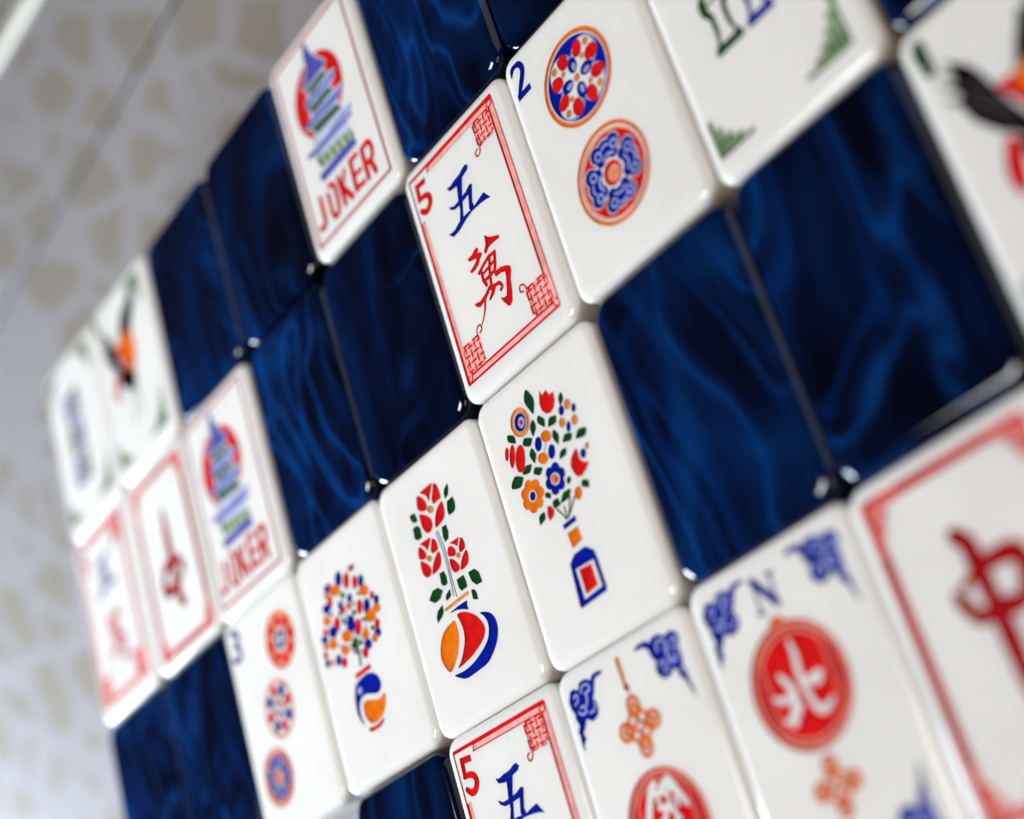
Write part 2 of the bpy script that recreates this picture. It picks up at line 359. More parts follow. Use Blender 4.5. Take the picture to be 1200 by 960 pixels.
numeral|R|-880,1202 -783,1210 -758,1208 -734,1203 -712,1196 -691,1187 -671,1174 -653,1158 -638,1138 -628,1117 -622,1093 -620,1068 -624,1041 -636,1016 -650,994 -668,974 -688,957 -709,942 -732,931 -756,925 -780,923 -805,924 -829,930 -852,941 -871,956 -911,996 -924,1022 -915,1049 -889,1062 -862,1053 -820,1019 -804,1011 -774,1013 -763,1017 -746,1028 -735,1038 -718,1062 -713,1081 -714,1089 -719,1102 -724,1108 -744,1121 -758,1127 -788,1136 -879,1142 -900,1150 -909,1172 -901,1193
character#1|B|-323,982 -294,916 -173,890 116,946 155,984 113,1032 49,1025 -44,991 -168,984 -256,963
character#1|B|-127,967 -3,922 -81,763 -204,430 -285,450 -207,597 -195,712 -164,815
character#1|B|-397,751 -301,703 -174,708 -24,728 74,765 122,742 90,661 -32,659 -164,646 -292,649 -365,692
character#1|B|62,760 126,745 90,665 38,540 50,456 -18,439 -57,503 -10,628
character#1|B|-542,453 -463,365 -330,368 -147,420 -14,442 165,432 277,415 360,386 266,521 179,507 39,471 -126,481 -292,468 -405,431 -472,432
character#2|R|50,59 126,-17 294,-95 291,-133 168,-121 79,-121 20,-151 -21,-162 -35,-123 28,-62 44,-12
character#2|R|-348,-29 -250,-25 -173,6 -123,1 -111,-39 -145,-67 -89,-87 -68,-126 -134,-160 -188,-206 -279,-230 -344,-227 -370,-188 -271,-162 -204,-134 -198,-109 -261,-93 -331,-71
character#2|R|-235,-278 -121,-235 24,-194 144,-209 159,-218 164,-236 154,-252 138,-257 28,-244 -106,-282 -218,-324 -236,-323 -248,-309 -248,-290
character#2|R|162,-238 121,-353 70,-452 54,-465 32,-463 18,-446 19,-426 69,-331 109,-219 123,-204 144,-203 161,-218
character#2|R|-151,-317 -159,-416 -130,-493 -132,-513 -147,-527 -168,-526 -182,-512 -214,-424 -206,-313 -196,-295 -176,-289 -157,-298
character#2|R|-145,-326 103,-298 116,-302 124,-316 120,-331 107,-338 -140,-366 -154,-362 -161,-348 -157,-333
character#2|R|-169,-418 -52,-412 56,-401 73,-407 81,-423 76,-441 61,-450 -48,-461 -167,-466 -183,-460 -191,-443 -185,-425
character#2|R|50,-247 -17,-402 -62,-569 -74,-583 -93,-585 -109,-573 -111,-555 -65,-385 3,-227 16,-215 36,-215 49,-229
character#2|R|21,-447 151,-448 251,-487 320,-536 312,-595 259,-678 231,-794 181,-920 129,-954 87,-938 29,-842 -3,-768 51,-805 109,-812 149,-727 195,-603 205,-547 148,-521 31,-510
character#2|R|-120,-533 29,-577 -83,-676 -166,-704 -178,-705 -189,-696 -190,-681 -182,-672 -119,-624 -101,-607 -138,-595 -156,-580 -158,-555 -143,-536
character#2|R|-61,-563 16,-569 41,-573 66,-582 85,-599 98,-619 106,-639 110,-657 111,-676 102,-695 86,-705 54,-714 38,-713 27,-700 28,-683 39,-672 68,-662 78,-664 70,-678 63,-665 54,-642 47,-632 40,-626 28,-621 -67,-607 -80,-599 -85,-582 -76,-567
character#2|R|-151,-541 -148,-605 -257,-657 -375,-675 -439,-637 -457,-582 -349,-610 -232,-582
character#2|R|-236,-651 -270,-709 -293,-747 -347,-811 -392,-852 -444,-890 -454,-878 -437,-860 -407,-834 -368,-792 -322,-728 -274,-631 -262,-621 -245,-623 -235,-636''',
'joker': '''
border_line|r|930,1475 921,1496 900,1505 -954,1505 -975,1496 -984,1475 -984,-1430 -975,-1451 -954,-1460 900,-1460 921,-1451 930,-1430
border_line|W|886,1439 880,1453 866,1459 -914,1459 -928,1453 -934,1439 -934,-1398 -928,-1412 -914,-1418 866,-1418 880,-1412 886,-1398
sun_disc|R|e -90 520 610 610 0 48
pagoda|W|-131,1499 -50,1370 -11,1218 122,1006 256,849 188,755 33,813 -361,785 -453,824 -383,909 -287,981 -212,1077 -237,1217
pagoda|W|-378,793 111,798 221,648 -290,627
pagoda|W|-471,597 -395,647 -235,662 84,641 271,643 405,590 324,473 173,445 -108,440 -399,454
pagoda|W|-438,518 154,501 240,352 -331,347
pagoda|W|-606,313 -487,315 -322,386 1,378 256,339 448,317 377,182 199,131 -326,160 -523,190
pagoda|W|-477,234 223,159 311,4 -386,23
pagoda|W|-714,-115 -517,-101 115,-42 285,-24 563,-82 453,-238 223,-242 -200,-262 -478,-259 -612,-224
pagoda|W|-517,-240 362,-354 410,-578 -452,-491
pagoda|L|-330,960 139,814 204,653 228,367 295,11 352,-357 389,-560 -434,-470 -487,-241 -417,495
pagoda|v|-129,1471 -77,1360 -36,1207 100,989 228,847 181,782 37,841 -219,824 -358,813 -426,830 -365,888 -267,961 -185,1071 -209,1215
pagoda|g|-353,779 99,772 195,660 -277,651
pagoda|l|-444,589 -387,620 -235,634 84,613 267,616 378,581 310,497 170,472 -108,468 -384,478
pagoda|g|-413,504 140,476 215,365 -318,372
pagoda|l|-582,300 -483,288 -317,358 -1,350 253,312 424,304 360,205 196,158 -324,188 -510,215
pagoda|g|-454,217 208,135 286,18 -371,47
pagoda|l|-688,-125 -516,-129 118,-70 284,-52 537,-92 440,-212 222,-214 -200,-234 -474,-231 -599,-199
pagoda|h|-496,-259 343,-374 389,-560 -434,-470
pagoda|v|-443,614 363,590 381,582 387,564 380,547 362,540 -445,564 -462,572 -469,590 -461,607
pagoda|v|-580,325 371,247 388,239 393,220 385,203 367,197 -584,275 -601,284 -607,302 -598,319
pagoda|v|-686,-100 454,-196 471,-205 477,-223 468,-240 450,-246 -690,-150 -707,-141 -713,-123 -704,-106
pagoda|v|-219,836 206,847 214,844 218,835 215,827 206,823 -219,812 -227,815 -231,824 -228,832
pagoda|v|-270,924 121,963 130,960 135,952 132,943 124,939 -268,901 -277,903 -281,911 -278,920
pagoda|v|-312,637 262,572 270,568 272,559 268,551 259,548 -315,614 -323,618 -326,627 -321,635
pagoda|v|-354,350 281,279 289,275 291,266 287,258 278,255 -356,326 -364,331 -367,340 -363,348
pagoda|v|-432,-113 298,-93 306,-96 310,-105 307,-113 298,-117 -432,-137 -440,-134 -444,-125 -441,-117
pagoda|G|-320,737 127,722 141,715 146,701 140,687 126,682 -321,697 -335,703 -340,717 -334,731
pagoda|G|-367,461 173,438 187,431 192,417 186,403 171,398 -369,421 -383,428 -388,442 -382,456
pagoda|G|-410,153 239,99 252,92 257,78 250,64 235,59 -414,113 -427,120 -432,134 -425,148
pagoda|g|-471,-261 -415,-451 -456,-462 -512,-272
pagoda|g|-303,-283 -249,-470 -289,-482 -343,-295
pagoda|g|-137,-306 -85,-489 -125,-501 -177,-317
pagoda|g|28,-328 78,-508 38,-520 -13,-339
pagoda|g|190,-350 239,-527 198,-538 150,-361
pagoda|g|351,-371 398,-546 357,-557 310,-382
pagoda|v|-550,-525 -516,-660 406,-667 374,-528
lettering|R|-627,-821 -632,-1053 -637,-1157 -641,-1188 -651,-1219 -668,-1246 -693,-1265 -718,-1274 -756,-1279 -778,-1277 -844,-1257 -871,-1233 -874,-1197 -850,-1169 -814,-1167 -764,-1184 -738,-1182 -731,-1148 -725,-1009 -722,-820 -707,-786 -674,-773 -640,-788
lettering|R|-494,-787 -463,-764 -417,-752 -373,-752 -333,-766 -300,-793 -275,-829 -262,-870 -258,-913 -261,-1027 -266,-1102 -275,-1166 -285,-1212 -299,-1250 -324,-1282 -361,-1304 -404,-1312 -446,-1307 -481,-1285 -507,-1253 -525,-1215 -532,-1173 -530,-977 -522,-840 -509,-806 -486,-782 -453,-782 -430,-804 -429,-837 -438,-859 -446,-1166 -442,-1189 -434,-1207 -424,-1219 -416,-1224 -407,-1225 -392,-1222 -382,-1217 -375,-1208 -367,-1187 -359,-1151 -352,-1093 -347,-1022 -344,-917 -347,-886 -353,-867 -363,-852 -376,-842 -388,-838 -405,-838 -425,-843 -444,-857 -476,-864 -504,-847 -512,-815
lettering|R|-134,-815 -115,-1240 -127,-1274 -160,-1289 -194,-1277 -209,-1244 -228,-820 -216,-786 -183,-770 -149,-783
lettering|R|-191,-1016 -45,-794 -20,-777 10,-783 27,-808 21,-838 -124,-1060 -149,-1077 -179,-1071 -196,-1046
lettering|R|-101,-978 57,-1230 63,-1265 42,-1295 6,-1301 -24,-1280 -181,-1029 -187,-993 -166,-963 -130,-957
lettering|R|210,-793 185,-1227 169,-1260 135,-1272 102,-1256 90,-1222 116,-787 131,-755 166,-743 198,-759
lettering|R|145,-749 324,-751 352,-763 363,-791 351,-818 323,-830 144,-828 116,-816 105,-788 117,-760
lettering|R|165,-993 333,-997 358,-1008 368,-1034 357,-1059 331,-1068 163,-1064 138,-1052 128,-1027 139,-1002
lettering|R|132,-1179 340,-1195 367,-1208 376,-1237 363,-1264 334,-1274 126,-1258 99,-1245 90,-1216 103,-1189
lettering|R|497,-813 490,-1248 475,-1281 442,-1295 408,-1280 395,-1246 402,-811 417,-778 450,-765 484,-779
lettering|R|456,-769 534,-751 564,-746 596,-748 624,-758 648,-772 668,-791 684,-814 696,-840 703,-870 706,-902 706,-935 703,-967 697,-995 688,-1020 676,-1043 658,-1065 635,-1084 606,-1096 573,-1101 539,-1099 446,-1086 417,-1069 408,-1037 425,-1008 457,-999 548,-1012 570,-1014 584,-1012 591,-1009 602,-997 608,-986 617,-954 619,-931 617,-883 613,-867 602,-848 595,-841 580,-834 569,-833 474,-854 441,-848 422,-821 428,-788
lettering|R|610,-1043 666,-1248 662,-1284 633,-1306 597,-1302 575,-1273 519,-1068 523,-1032 552,-1010 588,-1014''',
'two_dot': '''
dot#1|O|e -54 683 556 556 0 56
dot#1|W|e -54 683 503 503 0 56
dot#1|B|e -54 683 484 484 0 56
dot#1|l|e 143 880 203 214 45 24
dot#1|l|e -251 880 203 214 135 24
dot#1|l|e -251 486 203 214 225 24
dot#1|l|e 143 486 203 214 315 24
dot#1|W|e 143 880 181 192 45 24
dot#1|W|e -251 880 181 192 135 24
dot#1|W|e -251 486 181 192 225 24
dot#1|W|e 143 486 181 192 315 24
dot#1|W|e -54 683 245 245 0 30
dot#1|R|e 248 811 106 86 14 14
dot#1|R|e 74 985 106 86 76 14
dot#1|o|e 229 966 47 47 0 10
dot#1|o|e 115 852 36 36 0 8
dot#1|B|e 118 689 103 75 2 16
dot#1|l|e 96 688 56 33 2 12
dot#1|R|e -182 985 106 86 104 14
dot#1|R|e -356 811 106 86 166 14
dot#1|o|e -337 966 47 47 0 10
dot#1|o|e -223 852 36 36 0 8
dot#1|B|e -60 855 103 75 92 16
dot#1|l|e -59 833 56 33 92 12
dot#1|R|e -356 555 106 86 194 14
dot#1|R|e -182 381 106 86 256 14
dot#1|o|e -337 400 47 47 0 10
dot#1|o|e -223 514 36 36 0 8
dot#1|B|e -226 677 103 75 182 16
dot#1|l|e -204 678 56 33 182 12
dot#1|R|e 74 381 106 86 284 14
dot#1|R|e 248 555 106 86 346 14
dot#1|o|e 229 400 47 47 0 10
dot#1|o|e 115 514 36 36 0 8
dot#1|B|e -48 511 103 75 272 16
dot#1|l|e -49 533 56 33 272 12
dot#1|o|e -54 683 47 47 0 12
dot#2|O|e -37 -602 568 568 0 56
dot#2|W|e -37 -602 523 523 0 56
dot#2|s|e -37 -602 503 503 0 56
dot#2|R|e -37 -602 477 477 0 56
dot#2|W|e 258 -602 133 133 0 16
dot#2|W|e 274 -463 111 111 0 16
dot#2|W|e 274 -741 111 111 0 16
dot#2|W|e 174 -490 88 88 0 16
dot#2|W|e 174 -714 88 88 0 16
dot#2|W|e -37 -307 133 133 0 16
dot#2|W|e -176 -291 111 111 0 16
dot#2|W|e 102 -291 111 111 0 16
dot#2|W|e -149 -391 88 88 0 16
dot#2|W|e 75 -391 88 88 0 16
dot#2|W|e -332 -602 133 133 0 16
dot#2|W|e -348 -741 111 111 0 16
dot#2|W|e -348 -463 111 111 0 16
dot#2|W|e -248 -714 88 88 0 16
dot#2|W|e -248 -490 88 88 0 16
dot#2|W|e -37 -897 133 133 0 16
dot#2|W|e 102 -913 111 111 0 16
dot#2|W|e -176 -913 111 111 0 16
dot#2|W|e 75 -813 88 88 0 16
dot#2|W|e -149 -813 88 88 0 16
dot#2|W|e -37 -602 170 170 0 24
dot#2|B|e 258 -602 114 114 0 16
dot#2|B|e 274 -463 97 97 0 16
dot#2|B|e 274 -741 97 97 0 16
dot#2|B|e 177 -497 74 74 0 16
dot#2|B|e 177 -707 74 74 0 16
dot#2|l|e 259 -470 60 60 0 12
dot#2|B|e 259 -470 34 34 0 8
dot#2|l|e 259 -734 60 60 0 12
dot#2|B|e 259 -734 34 34 0 8
dot#2|l|187,-511 212,-562 219,-582 221,-602 219,-622 212,-642 187,-693 179,-700 168,-700 160,-692 161,-681 191,-616 193,-602 191,-588 186,-574 161,-523 160,-512 168,-504 179,-504
dot#2|l|312,-543 333,-588 335,-602 333,-616 312,-661 305,-669 294,-668 286,-660 287,-649 302,-618 307,-602 306,-595 287,-555 286,-544 294,-536 305,-535
dot#2|B|e -37 -307 114 114 0 16
dot#2|B|e -176 -291 97 97 0 16
dot#2|B|e 102 -291 97 97 0 16
dot#2|B|e -142 -388 74 74 0 16
dot#2|B|e 68 -388 74 74 0 16
dot#2|l|e -169 -306 60 60 0 12
dot#2|B|e -169 -306 34 34 0 8
dot#2|l|e 95 -306 60 60 0 12
dot#2|B|e 95 -306 34 34 0 8
dot#2|l|-128,-378 -77,-353 -57,-346 -37,-344 -17,-346 3,-353 54,-378 61,-386 61,-397 53,-405 42,-404 -23,-374 -37,-372 -51,-374 -65,-379 -116,-404 -127,-405 -135,-397 -135,-386
dot#2|l|-96,-253 -51,-232 -37,-230 -23,-232 22,-253 30,-260 29,-271 21,-279 10,-278 -21,-263 -37,-258 -44,-259 -84,-278 -95,-279 -103,-271 -104,-260
dot#2|B|e -332 -602 114 114 0 16
dot#2|B|e -348 -741 97 97 0 16
dot#2|B|e -348 -463 97 97 0 16
dot#2|B|e -251 -707 74 74 0 16
dot#2|B|e -251 -497 74 74 0 16
dot#2|l|e -333 -734 60 60 0 12
dot#2|B|e -333 -734 34 34 0 8
dot#2|l|e -333 -470 60 60 0 12
dot#2|B|e -333 -470 34 34 0 8
dot#2|l|-261,-693 -286,-642 -293,-622 -295,-602 -293,-582 -286,-562 -261,-511 -253,-504 -242,-504 -234,-512 -235,-523 -265,-588 -267,-602 -265,-616 -260,-630 -235,-681 -234,-692 -242,-700 -253,-700
dot#2|l|-386,-661 -407,-616 -409,-602 -407,-588 -386,-543 -379,-535 -368,-536 -360,-544 -361,-555 -376,-586 -381,-602 -380,-609 -361,-649 -360,-660 -368,-668 -379,-669
dot#2|B|e -37 -897 114 114 0 16
dot#2|B|e 102 -913 97 97 0 16
dot#2|B|e -176 -913 97 97 0 16
dot#2|B|e 68 -816 74 74 0 16
dot#2|B|e -142 -816 74 74 0 16
dot#2|l|e 95 -898 60 60 0 12
dot#2|B|e 95 -898 34 34 0 8
dot#2|l|e -169 -898 60 60 0 12
dot#2|B|e -169 -898 34 34 0 8
dot#2|l|54,-826 3,-851 -17,-858 -37,-860 -57,-858 -77,-851 -128,-826 -135,-818 -135,-807 -127,-799 -116,-800 -51,-830 -37,-832 -23,-830 -9,-825 42,-800 53,-799 61,-807 61,-818
dot#2|l|22,-951 -23,-972 -37,-974 -51,-972 -96,-951 -104,-944 -103,-933 -95,-925 -84,-926 -53,-941 -37,-946 -30,-945 10,-926 21,-925 29,-933 30,-944
dot#2|R|e -37 -602 142 142 0 20
dot#2|q|e -37 -602 97 97 0 16
dot#2|o|e -37 -602 45 45 0 10
numeral|B|-998,1422 -972,1474 -954,1492 -932,1506 -908,1515 -884,1515 -860,1515 -837,1515 -814,1507 -794,1494 -776,1477 -760,1458 -748,1436 -740,1412 -737,1387 -739,1363 -745,1340 -753,1316 -765,1292 -781,1266 -822,1214 -907,1120 -970,1057 -995,1046 -998,1055 -998,1079 -998,1104 -906,1241 -851,1314 -829,1350 -823,1364 -818,1387 -819,1396 -826,1415 -834,1426 -849,1441 -857,1444 -881,1448 -904,1445 -914,1439 -973,1381 -994,1372 -998,1380 -998,1401
numeral|B|-998,1133 -741,1141 -739,1061 -998,1053''',
'three_dot': '''
dot#1|O|e 422 868 408 408 0 48
dot#1|q|e 422 868 375 375 0 48
dot#1|R|e 691 868 82 86 0 14
dot#1|R|e 612 1058 82 86 45 14
dot#1|R|e 422 1137 82 86 90 14
dot#1|R|e 231 1058 82 86 135 14
dot#1|R|e 152 868 82 86 180 14
dot#1|R|e 231 677 82 86 225 14
dot#1|R|e 422 599 82 86 270 14
dot#1|R|e 612 677 82 86 315 14
dot#1|W|e 422 868 171 171 0 24
dot#1|B|e 506 917 49 49 0 10
dot#1|B|e 422 966 49 49 0 10
dot#1|B|e 337 917 49 49 0 10
dot#1|B|e 337 819 49 49 0 10
dot#1|B|e 422 770 49 49 0 10
dot#1|B|e 506 819 49 49 0 10
dot#2|O|e -8 11 408 408 0 48
dot#2|W|e -8 11 367 367 0 48
dot#2|R|e 250 56 90 86 10 14
dot#2|B|e 142 225 90 86 55 14
dot#2|R|e -53 268 90 86 100 14
dot#2|B|e -222 161 90 86 145 14
dot#2|R|e -265 -34 90 86 190 14
dot#2|B|e -157 -203 90 86 235 14
dot#2|R|e 38 -246 90 86 280 14
dot#2|B|e 206 -139 90 86 325 14
dot#2|R|e 98 11 57 41 0 14
dot#2|v|e 45 103 57 41 60 14
dot#2|R|e -61 103 57 41 120 14
dot#2|v|e -114 11 57 41 180 14
dot#2|R|e -61 -81 57 41 240 14
dot#2|v|e 45 -81 57 41 300 14
dot#3|O|e -424 -846 408 408 0 56
dot#3|W|e -424 -846 375 375 0 56
dot#3|s|e -424 -846 361 361 0 56
dot#3|R|e -424 -846 343 343 0 56
dot#3|W|e -212 -846 96 96 0 16
dot#3|W|e -200 -747 80 80 0 16
dot#3|W|e -200 -946 80 80 0 16
dot#3|W|e -273 -766 63 63 0 16
dot#3|W|e -273 -927 63 63 0 16
dot#3|W|e -424 -634 96 96 0 16
dot#3|W|e -524 -623 80 80 0 16
dot#3|W|e -324 -623 80 80 0 16
dot#3|W|e -505 -695 63 63 0 16
dot#3|W|e -344 -695 63 63 0 16
dot#3|W|e -636 -846 96 96 0 16
dot#3|W|e -648 -946 80 80 0 16
dot#3|W|e -648 -747 80 80 0 16
dot#3|W|e -575 -927 63 63 0 16
dot#3|W|e -575 -766 63 63 0 16
dot#3|W|e -424 -1059 96 96 0 16
dot#3|W|e -324 -1070 80 80 0 16
dot#3|W|e -524 -1070 80 80 0 16
dot#3|W|e -344 -998 63 63 0 16
dot#3|W|e -505 -998 63 63 0 16
dot#3|W|e -424 -846 122 122 0 24
dot#3|B|e -212 -846 82 82 0 16
dot#3|B|e -200 -747 69 69 0 16
dot#3|B|e -200 -946 69 69 0 16
dot#3|B|e -270 -771 53 53 0 16
dot#3|B|e -270 -922 53 53 0 16
dot#3|l|e -212 -752 43 43 0 12
dot#3|B|e -212 -752 24 24 0 8
dot#3|l|e -212 -941 43 43 0 12
dot#3|B|e -212 -941 24 24 0 8
dot#3|l|-263,-781 -240,-832 -238,-846 -240,-861 -263,-912 -269,-917 -277,-917 -282,-911 -282,-903 -264,-867 -259,-846 -260,-837 -282,-790 -282,-782 -277,-776 -269,-776
dot#3|l|-173,-804 -162,-827 -157,-846 -158,-857 -173,-889 -179,-894 -187,-894 -192,-888 -192,-880 -178,-852 -178,-841 -192,-812 -192,-805 -187,-799 -179,-799
dot#3|B|e -424 -634 82 82 0 16
dot#3|B|e -524 -623 69 69 0 16
dot#3|B|e -324 -623 69 69 0 16
dot#3|B|e -499 -692 53 53 0 16
dot#3|B|e -349 -692 53 53 0 16
dot#3|l|e -519 -634 43 43 0 12
dot#3|B|e -519 -634 24 24 0 8
dot#3|l|e -329 -634 43 43 0 12
dot#3|B|e -329 -634 24 24 0 8
dot#3|l|-489,-686 -439,-663 -424,-661 -409,-663 -359,-686 -353,-692 -354,-699 -359,-705 -367,-704 -404,-687 -424,-681 -434,-683 -481,-704 -489,-705 -494,-699 -495,-692
dot#3|l|-467,-595 -443,-584 -424,-579 -414,-581 -381,-595 -376,-601 -377,-609 -382,-614 -390,-614 -419,-600 -429,-600 -458,-614 -466,-614 -472,-609 -472,-601
dot#3|B|e -636 -846 82 82 0 16
dot#3|B|e -648 -946 69 69 0 16
dot#3|B|e -648 -747 69 69 0 16
dot#3|B|e -578 -922 53 53 0 16
dot#3|B|e -578 -771 53 53 0 16
dot#3|l|e -637 -941 43 43 0 12
dot#3|B|e -637 -941 24 24 0 8
dot#3|l|e -637 -752 43 43 0 12
dot#3|B|e -637 -752 24 24 0 8
dot#3|l|-585,-912 -608,-861 -610,-846 -608,-832 -585,-781 -579,-776 -571,-776 -566,-782 -566,-790 -584,-826 -589,-846 -588,-856 -566,-903 -566,-911 -571,-917 -579,-917
dot#3|l|-675,-889 -687,-866 -691,-846 -690,-836 -675,-804 -669,-799 -662,-799 -656,-805 -657,-812 -670,-841 -670,-852 -657,-880 -656,-888 -662,-894 -669,-894
dot#3|B|e -424 -1059 82 82 0 16
dot#3|B|e -324 -1070 69 69 0 16
dot#3|B|e -524 -1070 69 69 0 16
dot#3|B|e -349 -1000 53 53 0 16
dot#3|B|e -499 -1000 53 53 0 16
dot#3|l|e -329 -1059 43 43 0 12
dot#3|B|e -329 -1059 24 24 0 8
dot#3|l|e -519 -1059 43 43 0 12
dot#3|B|e -519 -1059 24 24 0 8
dot#3|l|-359,-1007 -409,-1030 -424,-1032 -439,-1030 -489,-1007 -495,-1001 -494,-994 -489,-988 -481,-989 -445,-1006 -424,-1012 -414,-1010 -367,-989 -359,-988 -354,-994 -353,-1001
dot#3|l|-381,-1098 -405,-1109 -424,-1114 -434,-1112 -467,-1098 -472,-1092 -472,-1084 -466,-1079 -458,-1079 -429,-1093 -419,-1093 -390,-1079 -382,-1079 -377,-1084 -376,-1092
dot#3|R|e -424 -846 102 102 0 20
dot#3|q|e -424 -846 69 69 0 16
dot#3|o|e -424 -846 33 33 0 10
numeral|B|-893,1489 -815,1480 -786,1474 -757,1463 -732,1447 -708,1428 -687,1406 -670,1380 -661,1348 -666,1314 -680,1286 -698,1263 -735,1229 -757,1217 -778,1211 -824,1206 -854,1213 -869,1239 -862,1269 -836,1285 -787,1291 -771,1303 -758,1316 -741,1340 -750,1356 -763,1369 -793,1392 -808,1397 -903,1410 -930,1425 -938,1455 -922,1481
numeral|B|-808,1279 -738,1234 -713,1215 -692,1191 -679,1163 -673,1135 -673,1106 -678,1078 -688,1052 -705,1030 -727,1011 -752,995 -781,984 -815,979 -849,983 -883,993 -976,1029 -998,1050 -998,1080 -979,1103 -948,1104 -832,1062 -815,1059 -801,1061 -787,1067 -774,1075 -758,1092 -754,1100 -753,1125 -760,1148 -768,1157 -852,1212 -869,1237 -863,1267 -838,1284''',
'round_vase': '''
bouquet|G|-161,-18 -84,140 -80,144 -75,143 -71,139 -72,134 -148,-24 -152,-28 -158,-28 -161,-24
bouquet|G|-162,-21 -133,538 -130,543 -125,545 -120,543 -119,538 -148,-22 -150,-27 -155,-28 -160,-26
bouquet|G|-161,-19 33,567 36,571 42,572 46,568 46,563 -148,-24 -152,-28 -157,-28 -161,-25
bouquet|G|-146,-20 442,369 448,370 452,367 453,362 450,357 -138,-32 -143,-33 -148,-30 -149,-25
bouquet|G|-147,10 195,345 200,347 204,345 206,340 204,335 -137,0 -142,-2 -147,0 -149,5
bouquet|G|-149,5 -131,795 -129,800 -124,802 -119,800 -117,795 -135,5 -137,0 -142,-2 -147,0
bouquet|G|-146,-1 -608,309 -611,314 -610,319 -606,322 -600,321 -138,11 -135,6 -136,1 -141,-2
bouquet|G|-147,-1 183,-53 188,-56 189,-61 186,-66 181,-67 -149,-15 -154,-12 -155,-7 -152,-3
bouquet|G|-136,62 -209,505 -208,510 -204,513 -198,511 -196,507 -122,64 -123,59 -128,56 -133,57
bouquet|B|e -115 1019 108 85 61 14
bouquet|R|e 57 928 112 77 62 14
bouquet|R|e 210 1031 60 43 158 14
bouquet|B|e 265 1031 43 37 162 14
bouquet|R|e 233 827 94 69 61 14
bouquet|B|e 370 784 89 65 61 14
bouquet|O|e -265 921 151 74 158 14
bouquet|O|e 388 649 114 76 159 14
bouquet|B|e -438 1019 66 54 162 14
bouquet|R|e -354 1041 35 31 55 14
bouquet|O|e -477 938 63 44 159 14
bouquet|R|e -438 823 96 69 61 14
bouquet|B|e -556 774 98 68 160 14
bouquet|B|e 30 689 64 61 -176 14
bouquet|R|e -33 604 57 51 169 14
bouquet|R|e 201 497 102 75 60 14
bouquet|B|e 360 439 105 81 60 14
bouquet|R|e 529 517 59 51 55 14
bouquet|B|e 599 427 65 61 -168 14
bouquet|O|e 561 331 89 60 160 14
bouquet|R|e -196 615 75 51 160 14
bouquet|B|e -221 691 63 57 -133 14
bouquet|O|e -609 633 101 68 160 14
bouquet|O|e 392 300 129 88 160 14
bouquet|R|e -398 498 104 85 57 14
bouquet|B|e -535 440 110 79 162 14
bouquet|B|e -93 373 128 103 58 14
bouquet|R|e 56 272 115 88 59 14
bouquet|O|e -242 266 131 81 161 14
bouquet|R|e 485 144 71 63 50 14
bouquet|B|e 449 42 83 62 163 14
bouquet|R|e -709 503 62 58 -148 14
bouquet|B|e -773 423 88 52 160 14
bouquet|O|e -598 297 107 76 162 14
bouquet|O|e -778 328 70 43 161 14
bouquet|O|e -358 122 101 71 163 14
bouquet|O|e 189 124 85 77 -135 14
bouquet|O|e 358 2 70 55 164 14
bouquet|B|e 176 -11 97 73 164 14
bouquet|R|e 74 -88 76 70 -174 14
bouquet|R|e -835 229 60 52 172 14
bouquet|B|e -838 117 62 57 -149 14
bouquet|B|e -565 56 79 70 -137 14
bouquet|R|e -442 -20 76 70 -166 14
bouquet|O|e -724 81 52 41 57 14
bouquet|G|e -111 790 58 43 160 14
bouquet|G|e 49 478 56 34 159 14
bouquet|G|e -226 475 52 40 59 14
bouquet|G|e 230 311 55 25 159 14
bouquet|G|e 366 138 48 33 161 14
bouquet|G|e 243 663 43 22 158 14
bouquet|G|e -129 94 99 29 159 14
bouquet|G|e -84 124 61 57 -160 14
bouquet|G|e 25 72 56 29 160 14
bouquet|G|e -270 590 44 31 161 14
bouquet|G|e -480 669 45 26 159 14
bouquet|G|e 82 592 34 26 60 14
stem|G|-41,68 -50,-88 -75,-190 -86,-205 -105,-208 -121,-197 -123,-178 -99,-80 -91,71 -82,88 -64,94 -47,86
stem|G|-101,51 -195,73 -205,80 -207,91 -200,100 -189,102 -94,81 -85,74 -83,63 -89,53
vase|R|-267,-252 114,-243 116,-310 -284,-319
vase|B|-85,-337 -38,-337 5,-342 44,-350 80,-361 113,-373 143,-389 170,-407 193,-427 211,-451 226,-478 237,-505 243,-530 245,-550 242,-568 234,-584 224,-598 209,-613 189,-627 167,-638 144,-645 120,-646 95,-642 37,-628 -77,-588 -113,-577 -174,-567 -201,-566 -227,-569 -252,-576 -275,-586 -296,-600 -314,-614 -329,-630 -342,-648 -352,-668 -360,-690 -365,-714 -368,-768 -366,-795 -361,-823 -341,-896 -342,-906 -345,-910 -351,-908 -370,-889 -398,-849 -410,-825 -431,-769 -438,-738 -442,-707 -441,-674 -423,-575 -410,-524 -402,-501 -365,-427 -345,-402 -315,-382 -266,-365 -205,-352 -141,-342
vase|l|e -291 -468 60 50 173 14
vase|O|262,-696 271,-708 271,-729 265,-753 245,-800 230,-825 212,-850 190,-873 164,-895 135,-916 102,-935 67,-949 27,-959 -17,-964 -61,-967 -99,-966 -129,-963 -155,-956 -177,-947 -199,-934 -220,-916 -241,-894 -259,-869 -272,-844 -280,-817 -285,-788 -285,-759 -283,-733 -277,-710 -268,-688 -255,-670 -240,-657 -222,-648 -200,-644 -176,-644 -147,-647 -113,-656 4,-696 102,-722 134,-724 169,-719 239,-697
vase|R|-270,-978 -116,-1002 35,-986 122,-966 93,-1019 -12,-1054 -192,-1051 -273,-1026''',
